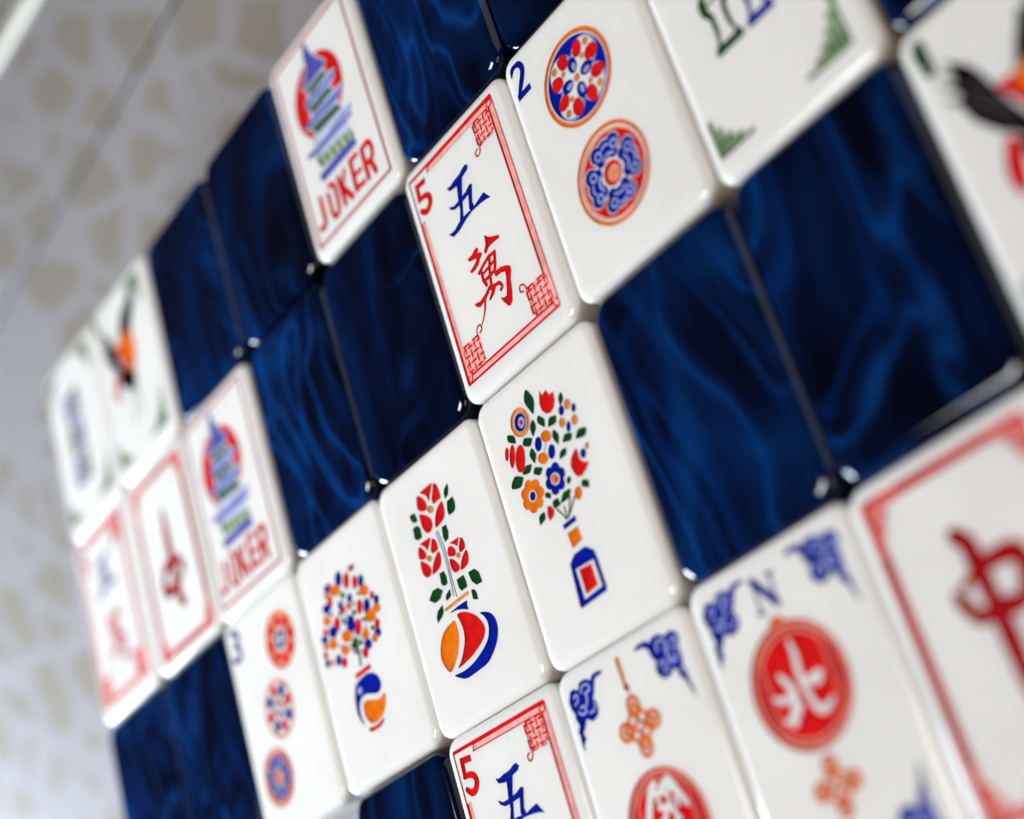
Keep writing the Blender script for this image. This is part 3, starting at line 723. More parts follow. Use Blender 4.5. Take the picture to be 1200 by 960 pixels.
'striped_vase': '''
flower#1|R|-192,1238 -180,1245 -153,1247 -81,1246 49,1250 77,1246 85,1236 80,1221 40,1172 -15,1121 -51,1063 -61,1059 -69,1073 -84,1133 -97,1161 -121,1184 -182,1224
flower#1|R|112,1221 126,1220 140,1211 153,1197 163,1181 171,1161 181,1111 183,1087 183,1038 180,1016 172,1000 159,994 141,993 100,997 25,990 8,995 -3,1008 -8,1027 -8,1048 -3,1070 7,1090 59,1155 100,1212
flower#1|R|-275,1224 -256,1227 -234,1219 -211,1204 -191,1186 -173,1166 -155,1141 -130,1092 -124,1074 -122,1057 -124,1043 -129,1030 -136,1016 -147,1004 -161,995 -179,992 -204,998 -235,1010 -265,1026 -304,1053 -314,1065 -319,1078 -320,1098 -315,1128 -305,1167 -291,1202
flower#1|R|-315,1003 -293,998 -263,984 -230,965 -202,944 -176,923 -152,897 -131,872 -117,848 -111,826 -112,804 -117,784 -124,767 -134,753 -146,740 -160,730 -177,723 -198,719 -222,718 -246,721 -267,730 -285,747 -302,770 -317,797 -327,823 -333,849 -331,974 -327,993
flower#1|R|171,955 181,943 185,924 185,880 184,859 174,816 166,798 157,782 146,769 132,757 115,746 93,737 68,729 -10,713 -37,710 -61,711 -76,717 -80,732 -76,752 -67,775 -46,817 -31,838 2,876 19,892 56,921 76,932 127,952 152,957
flower#1|o|e -79 963 71 48 155 14
flower#2|R|-467,673 -454,677 -257,664 -235,659 -228,650 -232,638 -264,601 -337,545 -349,539 -359,540 -367,551 -381,589 -392,608 -412,626 -460,662
flower#2|R|-205,629 -192,626 -176,617 -162,604 -151,590 -143,573 -138,553 -135,515 -138,483 -145,471 -158,462 -184,457 -218,457 -252,459 -277,465 -288,476 -293,490 -292,507 -288,523 -280,541 -223,618 -215,626
flower#2|R|-508,645 -493,645 -476,636 -445,609 -431,594 -406,559 -398,542 -393,527 -391,513 -393,500 -397,489 -405,480 -416,472 -431,467 -448,466 -472,471 -501,481 -529,493 -548,506 -557,519 -559,534 -552,566 -534,612 -521,633
flower#2|R|-551,474 -532,475 -507,461 -437,402 -418,382 -401,361 -389,342 -382,323 -379,304 -380,287 -384,272 -394,259 -408,249 -424,241 -441,237 -458,235 -477,237 -495,243 -512,252 -529,266 -545,283 -559,304 -568,329 -570,365 -569,410 -562,450
flower#2|R|-153,440 -141,430 -134,409 -131,385 -132,363 -134,343 -141,322 -150,303 -161,286 -174,272 -188,260 -206,250 -229,242 -265,235 -310,229 -351,227 -378,232 -384,245 -377,264 -348,309 -331,329 -285,372 -261,390 -203,425 -175,437
flower#2|o|e -359 437 55 39 158 14
flower#3|R|95,433 108,436 196,431 275,430 289,426 291,417 283,405 238,355 226,345 215,341 205,345 185,370 172,383 103,423
flower#3|R|317,410 328,407 341,396 352,382 360,367 365,350 369,310 367,294 363,282 358,271 349,263 336,256 316,250 289,246 263,244 244,246 235,256 231,270 231,287 234,303 240,317 306,404
flower#3|R|49,401 65,402 85,399 105,392 122,383 136,370 149,353 160,335 166,318 168,305 167,292 162,280 148,264 139,258 127,256 111,257 56,276 26,290 7,304 0,317 1,331 19,371 27,384 37,395
flower#3|R|12,262 28,261 49,251 72,235 92,218 110,199 127,177 141,154 151,133 156,116 158,100 155,86 148,76 135,69 118,65 98,63 80,65 63,68 47,74 32,83 19,95 9,111 2,131 -4,152 -6,173 -4,225 2,248
flower#3|R|361,231 370,219 374,198 374,174 372,152 367,133 360,113 349,95 337,80 321,69 303,62 261,52 206,48 180,50 164,57 161,70 168,89 180,110 210,147 249,183 270,198 320,223 343,231
flower#3|o|e 194 232 45 34 158 14
leaf|G|367,1104 364,1036 327,971 248,944 247,1017 275,1064
leaf|G|261,904 393,913 406,834 390,767 345,736 231,737 224,801
leaf|G|-507,1082 -399,1062 -380,963 -403,943 -486,967 -517,1028
leaf|G|-522,906 -421,906 -368,850 -380,732 -474,726 -539,775
leaf|G|32,672 132,666 137,570 105,495 22,481 6,555
leaf|G|-253,192 -155,183 -135,103 -145,19 -225,12 -274,60
leaf|G|-592,-21 -476,57 -361,52 -273,-22 -367,-93 -487,-99
leaf|G|-236,-89 -143,-55 -141,-130 -173,-153 -260,-165 -265,-121
leaf|G|30,-12 180,-12 199,-100 190,-169 65,-171 30,-115
leaf|G|274,-23 404,-32 468,-101 482,-230 361,-220 291,-140
leaf|G|238,-233 299,-247 327,-299 319,-385 227,-344
leaf|G|-487,-206 -359,-167 -368,-255 -423,-298 -539,-339 -540,-272
stem|g|-52,670 -14,403 -41,44 -42,-190 -44,-196 -50,-198 -56,-196 -58,-190 -57,44 -30,403 -68,668 -66,674 -61,677 -55,675
stem|l|-91,667 -52,400 -62,142 -91,-162 -95,-169 -102,-171 -109,-168 -111,-160 -82,143 -72,398 -111,664 -109,671 -102,675 -95,673
vase|o|-332,-233 147,-216 187,-225 176,-257 -287,-271 -341,-266
vase|B|-256,-313 -75,-304 102,-308 114,-325 92,-359 97,-419 -9,-372 -117,-337 -238,-326
vase|O|-219,-433 -210,-451 -204,-476 -201,-506 -203,-563 -207,-592 -215,-622 -226,-654 -243,-688 -265,-724 -289,-760 -314,-792 -340,-820 -367,-846 -426,-892 -490,-936 -522,-951 -550,-956 -575,-946 -596,-925 -615,-898 -644,-844 -655,-816 -662,-786 -665,-757 -663,-727 -657,-698 -647,-668 -633,-638 -613,-607 -589,-574 -562,-543 -535,-517 -507,-496 -477,-480 -415,-455 -383,-446 -290,-433 -248,-425 -232,-425
vase|R|-147,-390 -133,-384 -110,-383 -56,-391 -29,-398 29,-421 59,-436 124,-477 157,-501 186,-527 212,-556 236,-587 257,-619 272,-648 282,-674 288,-699 289,-723 285,-745 276,-765 262,-785 245,-803 224,-819 202,-834 146,-861 113,-874 31,-902 -15,-915 -99,-936 -139,-944 -220,-956 -270,-962 -373,-969 -399,-966 -396,-957 -338,-927 -308,-908 -260,-866 -237,-842 -170,-763 -150,-735 -134,-705 -123,-673 -114,-639 -109,-604 -107,-572 -109,-543 -128,-463 -150,-402
vase|B|275,-535 291,-535 320,-542 354,-554 385,-566 438,-596 462,-614 482,-635 498,-659 510,-686 519,-715 523,-743 523,-772 518,-801 509,-830 497,-858 481,-886 462,-913 439,-940 414,-965 386,-989 321,-1034 225,-1088 191,-1102 152,-1113 104,-1121 -177,-1135 -233,-1135 -281,-1131 -320,-1123 -352,-1112 -439,-1067 -473,-1047 -497,-1029 -500,-1018 -474,-1017 -372,-1029 -319,-1032 -225,-1030 -177,-1026 -129,-1020 -79,-1010 20,-984 67,-968 158,-933 200,-913 236,-894 264,-876 286,-857 305,-838 322,-816 337,-791 350,-763 359,-734 364,-706 361,-679 354,-651 331,-601 315,-580 278,-544''',
'square_bottle': '''
leaf|G|-124,1403 -142,1399 -161,1380 -191,1335 -199,1319 -203,1303 -204,1285 -202,1266 -197,1243 -145,1118 -134,1098 -123,1088 -112,1092 -101,1105 -70,1159 -51,1199 -45,1218 -44,1237 -45,1255 -49,1273 -57,1295 -87,1358 -106,1388
leaf|G|-62,1036 -74,1032 -84,1021 -99,994 -102,985 -100,966 -96,956 -78,931 -22,871 -12,866 -5,869 1,877 14,909 22,932 23,943 17,962 11,972 -11,998 -47,1029
leaf|G|212,898 197,907 150,920 130,924 104,925 85,918 76,911 45,859 42,849 44,841 53,835 137,821 154,820 179,822 187,826 194,832 200,841 213,869 216,885
leaf|G|401,1089 390,1089 360,1077 348,1069 334,1057 329,1050 323,1030 322,981 324,958 327,952 334,952 374,976 394,990 402,998 411,1013 413,1022 413,1047 408,1079
leaf|G|-158,1039 -171,1039 -189,1032 -231,1003 -243,985 -247,974 -250,945 -246,884 -244,871 -239,864 -230,864 -219,870 -160,915 -151,925 -141,945 -140,957 -141,987 -144,1009 -149,1028
leaf|G|-645,1086 -656,1079 -662,1066 -668,1037 -667,1027 -660,1009 -653,1001 -613,972 -555,938 -545,936 -538,941 -536,950 -532,984 -532,1007 -535,1018 -546,1036 -555,1043 -585,1062 -629,1083
leaf|G|-439,853 -426,839 -382,811 -363,802 -337,793 -317,794 -307,798 -266,841 -261,850 -262,859 -270,867 -349,908 -366,914 -391,919 -401,918 -409,914 -416,908 -435,883 -441,868
leaf|G|601,546 587,557 563,568 500,587 475,587 463,584 451,578 411,541 395,522 395,513 405,506 476,485 514,476 530,475 554,478 564,483 583,502 595,517 602,532
leaf|G|363,599 351,610 307,631 288,637 263,643 243,640 233,635 191,594 186,585 186,577 194,571 290,538 315,537 324,539 340,549 358,573 365,587
leaf|G|109,776 97,774 84,763 64,737 59,727 55,707 56,695 66,666 95,607 102,595 110,589 117,591 124,599 159,654 162,666 162,688 160,699 134,749 121,767
leaf|G|207,499 194,506 136,512 114,510 105,507 90,495 66,458 58,440 60,434 68,430 125,427 155,428 167,430 184,437 190,443 201,462 207,475 210,489
leaf|G|-322,764 -335,762 -350,753 -375,729 -382,720 -388,702 -389,690 -382,662 -359,602 -352,589 -345,583 -337,584 -328,591 -284,642 -279,653 -276,673 -278,685 -298,735 -310,754
leaf|G|-588,563 -573,552 -525,535 -504,530 -476,527 -455,531 -444,537 -403,583 -398,593 -400,601 -409,607 -496,629 -513,632 -541,632 -551,629 -559,624 -567,617 -585,591 -590,576
leaf|G|-413,486 -403,472 -364,445 -347,435 -324,426 -305,425 -295,429 -251,463 -245,471 -245,479 -251,487 -336,535 -360,541 -369,541 -377,538 -385,532 -405,512 -413,499
leaf|G|-796,560 -786,546 -747,516 -729,505 -703,493 -692,490 -668,492 -619,512 -598,524 -596,531 -602,540 -660,577 -692,595 -707,600 -730,604 -740,603 -765,592 -780,582 -793,571
leaf|G|-836,501 -819,487 -790,474 -732,455 -698,449 -683,449 -670,453 -656,459 -599,512 -592,523 -592,533 -603,541 -645,555 -712,575 -754,582 -769,582 -782,579 -794,574 -817,552 -830,535 -838,517
leaf|G|292,68 281,63 271,53 258,31 256,16 259,9 272,-6 321,-36 346,-49 356,-50 363,-47 368,-40 385,5 385,13 378,27 372,33 328,58 308,66
leaf|G|124,200 114,202 78,195 66,188 62,184 57,172 58,124 61,119 67,118 101,128 125,139 132,148 134,154 134,171 129,193
leaf|G|75,68 60,75 35,79 -31,81 -57,76 -69,70 -91,52 -129,8 -135,-2 -135,-9 -125,-13 -51,-16 -11,-15 5,-12 30,-3 39,3 59,25 70,41 76,57
leaf|G|-258,64 -266,52 -270,37 -269,8 -264,-8 -259,-13 -240,-20 -185,-23 -158,-22 -148,-18 -144,-11 -143,-1 -149,53 -153,61 -165,71 -174,73 -223,74 -244,70
leaf|G|-321,207 -330,202 -341,184 -344,176 -345,164 -343,159 -331,147 -272,113 -264,112 -259,115 -248,142 -245,157 -246,164 -252,175 -278,191 -308,205
leaf|G|-437,28 -451,32 -492,29 -509,26 -531,18 -539,13 -551,-3 -564,-49 -567,-71 -564,-77 -555,-80 -499,-69 -469,-62 -458,-57 -443,-45 -438,-37 -432,-14 -430,2 -431,18
stem|g|-216,-29 -136,-150 -123,-191 -124,-200 -131,-206 -140,-205 -146,-198 -158,-160 -236,-42 -238,-33 -233,-25 -224,-23
stem|g|-91,-66 -98,-200 -102,-208 -110,-211 -119,-207 -122,-199 -115,-65 -111,-57 -103,-54 -94,-58
stem|g|42,-13 -27,-131 -74,-204 -81,-210 -90,-208 -96,-201 -94,-191 -47,-118 21,0 28,5 37,4 43,-3
stem|g|107,-48 -42,-182 -51,-185 -59,-181 -62,-172 -58,-164 91,-30 100,-27 108,-31 111,-40
flower#1|R|82,1279 106,1207 186,1236 213,1157 291,1157 276,1057 222,987 146,963 73,992 24,1057 19,1146
flower#2|o|e -373 1116 179 171 131 14
flower#2|W|e -372 1115 119 110 141 14
flower#2|B|e -372 1115 108 104 84 14
flower#2|l|e -372 1115 66 61 75 14
flower#2|R|e -372 1115 33 31 137 14
flower#3|R|e -744 899 80 36 -116 14
flower#3|R|e -667 831 137 53 -116 14
flower#3|R|e -550 743 161 90 -116 14
flower#4|o|e 439 916 61 57 78 14
flower#4|B|e 513 831 50 39 67 14
flower#4|o|e 472 706 61 54 70 14
flower#4|B|e 348 687 62 39 65 14
flower#4|o|e 274 775 58 56 120 14
flower#4|B|e 319 900 58 49 68 14
flower#5|O|e -37 768 91 67 151 14
flower#5|B|e -194 748 85 64 65 14
flower#5|B|e -26 570 84 63 65 14
flower#5|O|e -190 569 91 65 153 14
flower#5|o|-60,706 -141,606 -146,604 -151,605 -154,610 -152,615 -70,715 -66,718 -61,716 -58,711
flower#6|R|357,422 364,352 354,288 398,232 483,196 404,140 316,108 243,126 197,201 187,289 234,362 309,408
flower#6|B|e 434 317 55 49 67 14
flower#6|o|e 526 363 41 32 65 14
flower#7|B|e -51 379 74 68 152 14
flower#7|B|e 8 287 73 68 153 14
flower#7|B|e -43 184 73 68 155 14
flower#7|B|e -152 173 74 68 156 14
flower#7|B|e -211 266 74 68 155 14
flower#7|B|e -160 369 74 68 153 14
flower#7|B|e -101 276 125 123 63 14
flower#7|W|e -106 274 80 72 154 14
flower#7|q|e -106 274 63 58 154 14
flower#7|R|e -105 269 33 29 64 14
flower#8|O|e -441 359 76 69 155 14
flower#8|O|e -404 254 76 69 156 14
flower#8|O|e -465 162 76 69 158 14
flower#8|O|e -578 152 76 69 159 14
flower#8|O|e -658 232 77 70 158 14
flower#8|O|e -645 343 77 70 156 14
flower#8|O|e -548 399 77 70 155 14
flower#8|O|e -534 272 116 106 157 14
flower#8|W|e -537 269 76 68 156 14
flower#8|B|e -537 269 54 51 60 14
flower#9|O|e 175 -32 75 62 63 14
flower#10|R|-364,58 -307,42 -267,-30 -303,-82 -391,-107 -400,-37
bottle|B|-216,-235 13,-222 20,-284 -215,-293
bottle|O|-183,-349 6,-345 15,-503 -177,-532
bottle|B|-295,-670 -186,-597 13,-590 132,-679 144,-757 148,-1112 126,-1148 -323,-1169 -341,-1142
bottle|W|-231,-752 78,-768 85,-1078 -233,-1101
bottle|R|-183,-779 25,-794 28,-1041 -189,-1063''',
'tassel_wind': '''
corner_cloud#1|B|-300,1455 -337,1430 -442,1421 -475,1378 -526,1285 -570,1238 -530,1192 -534,1099 -585,1046 -676,1023 -763,1077 -815,1008 -877,950 -853,895 -920,839 -927,763 -950,817 -948,895 -939,955 -958,978 -903,1054 -931,1128 -918,1179 -950,1246 -961,1330 -889,1434 -819,1432 -757,1401 -717,1467 -607,1471 -526,1429 -486,1469 -401,1478
corner_cloud#1|l|-759,1373 -740,1408 -730,1420 -716,1429 -697,1434 -654,1436 -633,1433 -615,1427 -602,1416 -592,1402 -586,1386 -583,1370 -587,1353 -598,1342 -613,1335 -658,1322 -668,1323 -674,1331 -673,1341 -665,1347 -622,1360 -610,1366 -609,1370 -615,1390 -621,1399 -627,1404 -638,1408 -675,1410 -706,1405 -713,1400 -737,1359 -745,1354 -755,1355 -761,1363
corner_cloud#1|l|-890,1364 -848,1381 -833,1385 -815,1379 -808,1363 -807,1346 -809,1327 -814,1308 -822,1293 -835,1282 -893,1263 -903,1264 -909,1272 -908,1281 -901,1288 -848,1304 -843,1308 -838,1317 -833,1347 -833,1360 -831,1359 -880,1339 -890,1340 -897,1347 -897,1357
corner_cloud#1|l|-699,1139 -663,1132 -644,1133 -634,1138 -609,1154 -599,1163 -592,1173 -599,1201 -598,1211 -590,1217 -580,1215 -574,1207 -566,1182 -566,1169 -571,1156 -592,1134 -607,1123 -637,1108 -652,1106 -703,1114 -711,1119 -714,1128 -709,1137
corner_cloud#1|l|-867,1198 -825,1161 -816,1157 -789,1157 -774,1159 -759,1166 -766,1194 -772,1206 -779,1212 -820,1204 -830,1206 -835,1215 -833,1224 -825,1230 -789,1238 -775,1238 -761,1232 -750,1220 -742,1204 -736,1187 -733,1169 -737,1152 -751,1141 -768,1134 -786,1131 -805,1130 -823,1132 -838,1138 -851,1148 -884,1178 -888,1187 -885,1196 -876,1201
corner_cloud#1|l|-677,1348 -666,1306 -663,1290 -665,1274 -671,1258 -681,1243 -711,1205 -720,1200 -730,1203 -735,1211 -732,1221 -702,1259 -690,1280 -689,1290 -702,1342 -701,1352 -693,1358 -683,1356
corner_cloud#3|B|-300,-1420 -337,-1395 -442,-1386 -475,-1343 -526,-1250 -570,-1203 -530,-1157 -534,-1064 -585,-1011 -676,-988 -763,-1042 -815,-973 -877,-915 -853,-860 -920,-804 -927,-728 -950,-782 -948,-860 -939,-920 -958,-943 -903,-1019 -931,-1093 -918,-1144 -950,-1211 -961,-1295 -889,-1399 -819,-1397 -757,-1366 -717,-1432 -607,-1436 -526,-1394 -486,-1434 -401,-1443
corner_cloud#3|l|-737,-1324 -719,-1358 -713,-1365 -706,-1370 -675,-1375 -638,-1373 -627,-1369 -621,-1364 -615,-1355 -609,-1335 -610,-1331 -622,-1325 -665,-1312 -673,-1306 -674,-1296 -668,-1288 -658,-1287 -613,-1300 -598,-1307 -587,-1318 -583,-1335 -586,-1351 -592,-1367 -602,-1381 -615,-1392 -633,-1398 -654,-1401 -697,-1399 -716,-1394 -730,-1385 -740,-1373 -759,-1338 -761,-1328 -755,-1320 -745,-1319
corner_cloud#3|l|-880,-1304 -831,-1324 -833,-1325 -833,-1312 -838,-1282 -843,-1273 -848,-1269 -901,-1253 -908,-1246 -909,-1237 -903,-1229 -893,-1228 -835,-1247 -822,-1258 -814,-1273 -809,-1292 -807,-1311 -808,-1328 -815,-1344 -833,-1350 -848,-1346 -890,-1329 -897,-1322 -897,-1312 -890,-1305
corner_cloud#3|l|-703,-1079 -666,-1072 -652,-1071 -637,-1073 -607,-1088 -592,-1099 -571,-1121 -566,-1134 -566,-1147 -574,-1172 -580,-1180 -590,-1182 -598,-1176 -599,-1166 -592,-1138 -599,-1128 -609,-1119 -634,-1103 -644,-1098 -663,-1097 -699,-1104 -709,-1102 -714,-1093 -711,-1084
corner_cloud#3|l|-884,-1143 -851,-1113 -838,-1103 -823,-1097 -805,-1095 -786,-1096 -768,-1099 -751,-1106 -737,-1117 -733,-1134 -736,-1152 -742,-1169 -750,-1185 -761,-1197 -775,-1203 -789,-1203 -825,-1195 -833,-1189 -835,-1180 -830,-1171 -820,-1169 -786,-1177 -776,-1176 -772,-1171 -761,-1146 -759,-1131 -789,-1122 -816,-1122 -825,-1126 -867,-1163 -876,-1166 -885,-1161 -888,-1152
corner_cloud#3|l|-702,-1307 -689,-1255 -690,-1245 -702,-1224 -732,-1186 -735,-1176 -730,-1168 -720,-1165 -711,-1170 -681,-1208 -671,-1223 -665,-1239 -663,-1255 -677,-1313 -683,-1321 -693,-1323 -701,-1317
corner_cloud#2|B|237,1458 314,1495 432,1495 494,1455 558,1491 658,1483 726,1436 826,1454 907,1414 922,1332 871,1254 876,1162 858,1094 873,1013 872,924 893,813 893,725 859,811 820,929 764,994 746,1069 705,1099 657,1049 553,1043 479,1101 463,1183 504,1244 456,1308 449,1388 383,1444 288,1442
corner_cloud#2|l|536,1335 541,1387 546,1405 556,1421 571,1432 589,1438 608,1442 627,1442 645,1440 661,1435 676,1426 690,1415 701,1402 711,1388 717,1372 720,1353 721,1316 718,1299 710,1285 700,1274 669,1250 660,1247 651,1252 648,1261 652,1270 689,1300 693,1308 696,1334 695,1350 687,1376 681,1386 661,1405 639,1415 626,1416 596,1413 583,1408 574,1403 570,1395 562,1332 557,1323 547,1321 539,1326
corner_cloud#2|l|768,1364 807,1387 821,1394 837,1395 852,1387 863,1376 872,1361 878,1346 878,1330 872,1314 862,1300 836,1277 822,1270 807,1269 794,1273 766,1289 759,1296 760,1306 767,1313 777,1312 805,1296 815,1295 822,1299 842,1317 853,1334 852,1340 843,1360 832,1369 828,1369 781,1341 771,1340 764,1346 762,1356
corner_cloud#2|l|515,1179 528,1216 535,1229 549,1238 564,1238 579,1233 594,1226 607,1216 617,1205 625,1191 631,1175 635,1158 636,1141 630,1124 617,1113 602,1108 555,1099 546,1100 540,1108 542,1118 550,1124 595,1133 609,1139 610,1144 606,1168 596,1189 589,1197 569,1210 560,1213 555,1212 539,1169 532,1162 522,1162 515,1169
corner_cloud#2|l|800,1243 807,1203 807,1187 799,1171 784,1161 765,1154 745,1149 726,1148 708,1152 697,1167 695,1183 698,1226 703,1235 712,1238 721,1234 724,1225 721,1175 741,1175 773,1184 780,1189 781,1200 774,1240 777,1249 785,1254 795,1252
corner_cloud#2|l|674,1352 680,1229 683,1215 698,1179 698,1169 691,1162 681,1162 674,1169 657,1209 652,1246 648,1351 651,1360 660,1364 670,1361
corner_cloud#2|l|772,1059 804,1082 816,1089 834,1087 844,1073 847,1058 852,1013 849,1003 841,998 831,1001 826,1010 820,1065 823,1063 787,1038 778,1036 769,1041 767,1051
corner_cloud#4|B|177,-1423 254,-1460 372,-1460 434,-1420 498,-1456 598,-1448 666,-1401 766,-1419 847,-1379 862,-1297 811,-1219 816,-1127 798,-1059 813,-978 812,-889 833,-778 833,-690 799,-776 760,-894 704,-959 686,-1034 645,-1064 597,-1014 493,-1008 419,-1066 403,-1148 444,-1209 396,-1273 389,-1353 323,-1409 228,-1407
corner_cloud#4|l|502,-1297 507,-1348 510,-1360 514,-1368 523,-1373 536,-1378 566,-1381 579,-1380 601,-1370 612,-1361 627,-1341 632,-1330 636,-1299 633,-1273 629,-1265 592,-1235 588,-1226 591,-1217 600,-1212 609,-1215 640,-1239 650,-1250 658,-1264 661,-1281 660,-1318 657,-1337 651,-1353 641,-1367 630,-1380 616,-1391 601,-1400 585,-1405 567,-1407 548,-1407 529,-1403 511,-1397 496,-1386 486,-1370 481,-1352 476,-1300 479,-1291 487,-1286 497,-1288
corner_cloud#4|l|721,-1306 759,-1330 772,-1334 776,-1332 789,-1315 793,-1299 790,-1292 772,-1272 762,-1264 751,-1259 717,-1277 707,-1278 700,-1271 699,-1261 706,-1254 734,-1238 747,-1234 762,-1235 776,-1242 802,-1265 812,-1279 818,-1295 818,-1311 812,-1326 803,-1341 792,-1352 777,-1360 761,-1359 747,-1352 708,-1329 702,-1321 704,-1311 711,-1305
corner_cloud#4|l|479,-1134 496,-1178 520,-1169 536,-1154 541,-1145 549,-1119 549,-1104 545,-1101 490,-1089 482,-1083 480,-1073 486,-1065 495,-1064 542,-1073 557,-1078 570,-1089 576,-1106 575,-1123 571,-1140 565,-1156 557,-1170 547,-1181 534,-1191 519,-1198 504,-1203 489,-1203 475,-1194 468,-1181 455,-1144 455,-1134 462,-1127 472,-1127
corner_cloud#4|l|714,-1205 721,-1165 720,-1154 713,-1149 681,-1140 661,-1140 664,-1190 661,-1199 652,-1203 643,-1200 638,-1191 635,-1148 637,-1132 648,-1117 666,-1113 685,-1114 705,-1119 724,-1126 739,-1136 747,-1152 747,-1168 740,-1208 735,-1217 725,-1219 717,-1214
corner_cloud#4|l|588,-1316 591,-1236 594,-1190 597,-1174 614,-1134 621,-1127 631,-1127 638,-1134 638,-1144 623,-1180 618,-1213 614,-1317 610,-1326 600,-1329 591,-1325
corner_cloud#4|l|727,-1003 763,-1028 760,-1030 766,-975 771,-966 781,-963 789,-968 792,-978 787,-1023 784,-1038 774,-1052 756,-1054 744,-1047 712,-1024 707,-1016 709,-1006 718,-1001
medallion|r|e -45 -310 610 610 0 56
medallion|q|e -45 -310 579 579 0 56
medallion|r|e -45 -310 549 549 0 56
medallion|q|350,-10 334,31 296,69 255,103 210,132 162,156 113,175 61,189 8,197 -45,200 -98,197 -151,189 -203,175 -252,156 -300,132 -345,103 -386,69 -424,31 -440,-10 -440,-610 -424,-651 -386,-689 -345,-723 -300,-752 -252,-776 -203,-795 -151,-809 -98,-817 -45,-820 8,-817 61,-809 113,-795 162,-776 210,-752 255,-723 296,-689 334,-651 350,-610
medallion|R|333,-23 318,17 282,53 242,85 199,113 153,136 106,154 56,167 6,175 -45,178 -96,175 -146,167 -196,154 -243,136 -289,113 -332,85 -372,53 -408,17 -423,-23 -423,-597 -408,-637 -372,-673 -332,-705 -289,-733 -243,-756 -196,-774 -146,-787 -96,-795 -45,-798 6,-795 56,-787 106,-774 153,-756 199,-733 242,-705 282,-673 318,-637 333,-597
medallion|W|-56,115 -132,55 -255,-153 -300,-264 -325,-289 -359,-289 -383,-265 -384,-230 -336,-113 -201,116 -111,186 -78,195 -48,178 -39,145
medallion|W|-23,123 161,191 254,16 328,-145 331,-167 317,-186 294,-189 276,-175 175,-29 113,74 -4,56 -30,59 -47,80 -44,107
medallion|W|-104,-49 -139,103 34,50 163,83 181,80 193,65 190,46 175,34 33,-2 -71,30 -56,-38 -59,-57 -74,-68 -93,-65
medallion|W|90,10 75,-86 -32,-150 -49,-153 -63,-143 -66,-126 -56,-112 34,-58 45,17 54,32 71,36 86,27
medallion|W|178,-46 195,-127 192,-146 176,-157 157,-153 147,-138 129,-56 132,-38 148,-27 167,-30
medallion|W|-95,-59 99,-103 133,-217 131,-240 113,-255 91,-253 76,-235 52,-154 -109,-117 -127,-104 -131,-81 -118,-63
medallion|W|26,-137 -40,-226 -178,-293 -200,-294 -218,-279 -219,-256 -204,-239 -80,-179 -23,-101 -3,-90 19,-95 31,-115
medallion|W|-328,-210 -14,-324 102,-227 131,-218 158,-232 168,-262 153,-289 2,-415 -356,-285 -378,-264 -380,-234 -359,-211
knot|O|e -12 971 108 108 0 18
knot|W|e -12 971 60 60 0 12
knot|O|e 215 743 108 108 0 18
knot|W|e 215 743 60 60 0 12
knot|O|e -12 516 108 108 0 18
knot|W|e -12 516 60 60 0 12
knot|O|e -240 743 108 108 0 18
knot|W|e -240 743 60 60 0 12
knot|O|-273,741 -10,1004 4,1009 17,1004 23,990 17,976 -245,714 -259,708 -273,714 -278,728
knot|O|-245,773 17,510 23,497 17,483 4,477 -10,483 -273,745 -278,759 -273,773 -259,778
knot|O|-196,664 67,927 81,932 94,927 100,913 94,899 -168,637 -182,631 -196,637 -201,651
knot|O|-168,850 94,587 100,574 94,560 81,554 67,560 -196,822 -201,836 -196,850 -182,855
knot|O|-119,587 144,850 158,855 171,850 177,836 171,822 -91,560 -105,554 -119,560 -124,574
knot|O|-91,927 171,664 177,651 171,637 158,631 144,637 -119,899 -124,913 -119,927 -105,932
knot|O|-42,510 221,773 235,778 248,773 254,759 248,745 -14,483 -28,477 -42,483 -47,497
knot|O|-14,1004 248,741 254,728 248,714 235,708 221,714 -42,976 -47,990 -42,1004 -28,1009
knot|o|1,1466 -10,1200 -17,1182 -35,1175 -53,1182 -60,1200 -74,1466 -63,1492 -36,1503 -10,1492
knot|r|e -26 1165 42 42 0 10
knot|o|-13,1135 23,1014 22,1008 17,1004 11,1005 7,1009 -28,1130 -27,1136 -23,1140 -17,1139''',
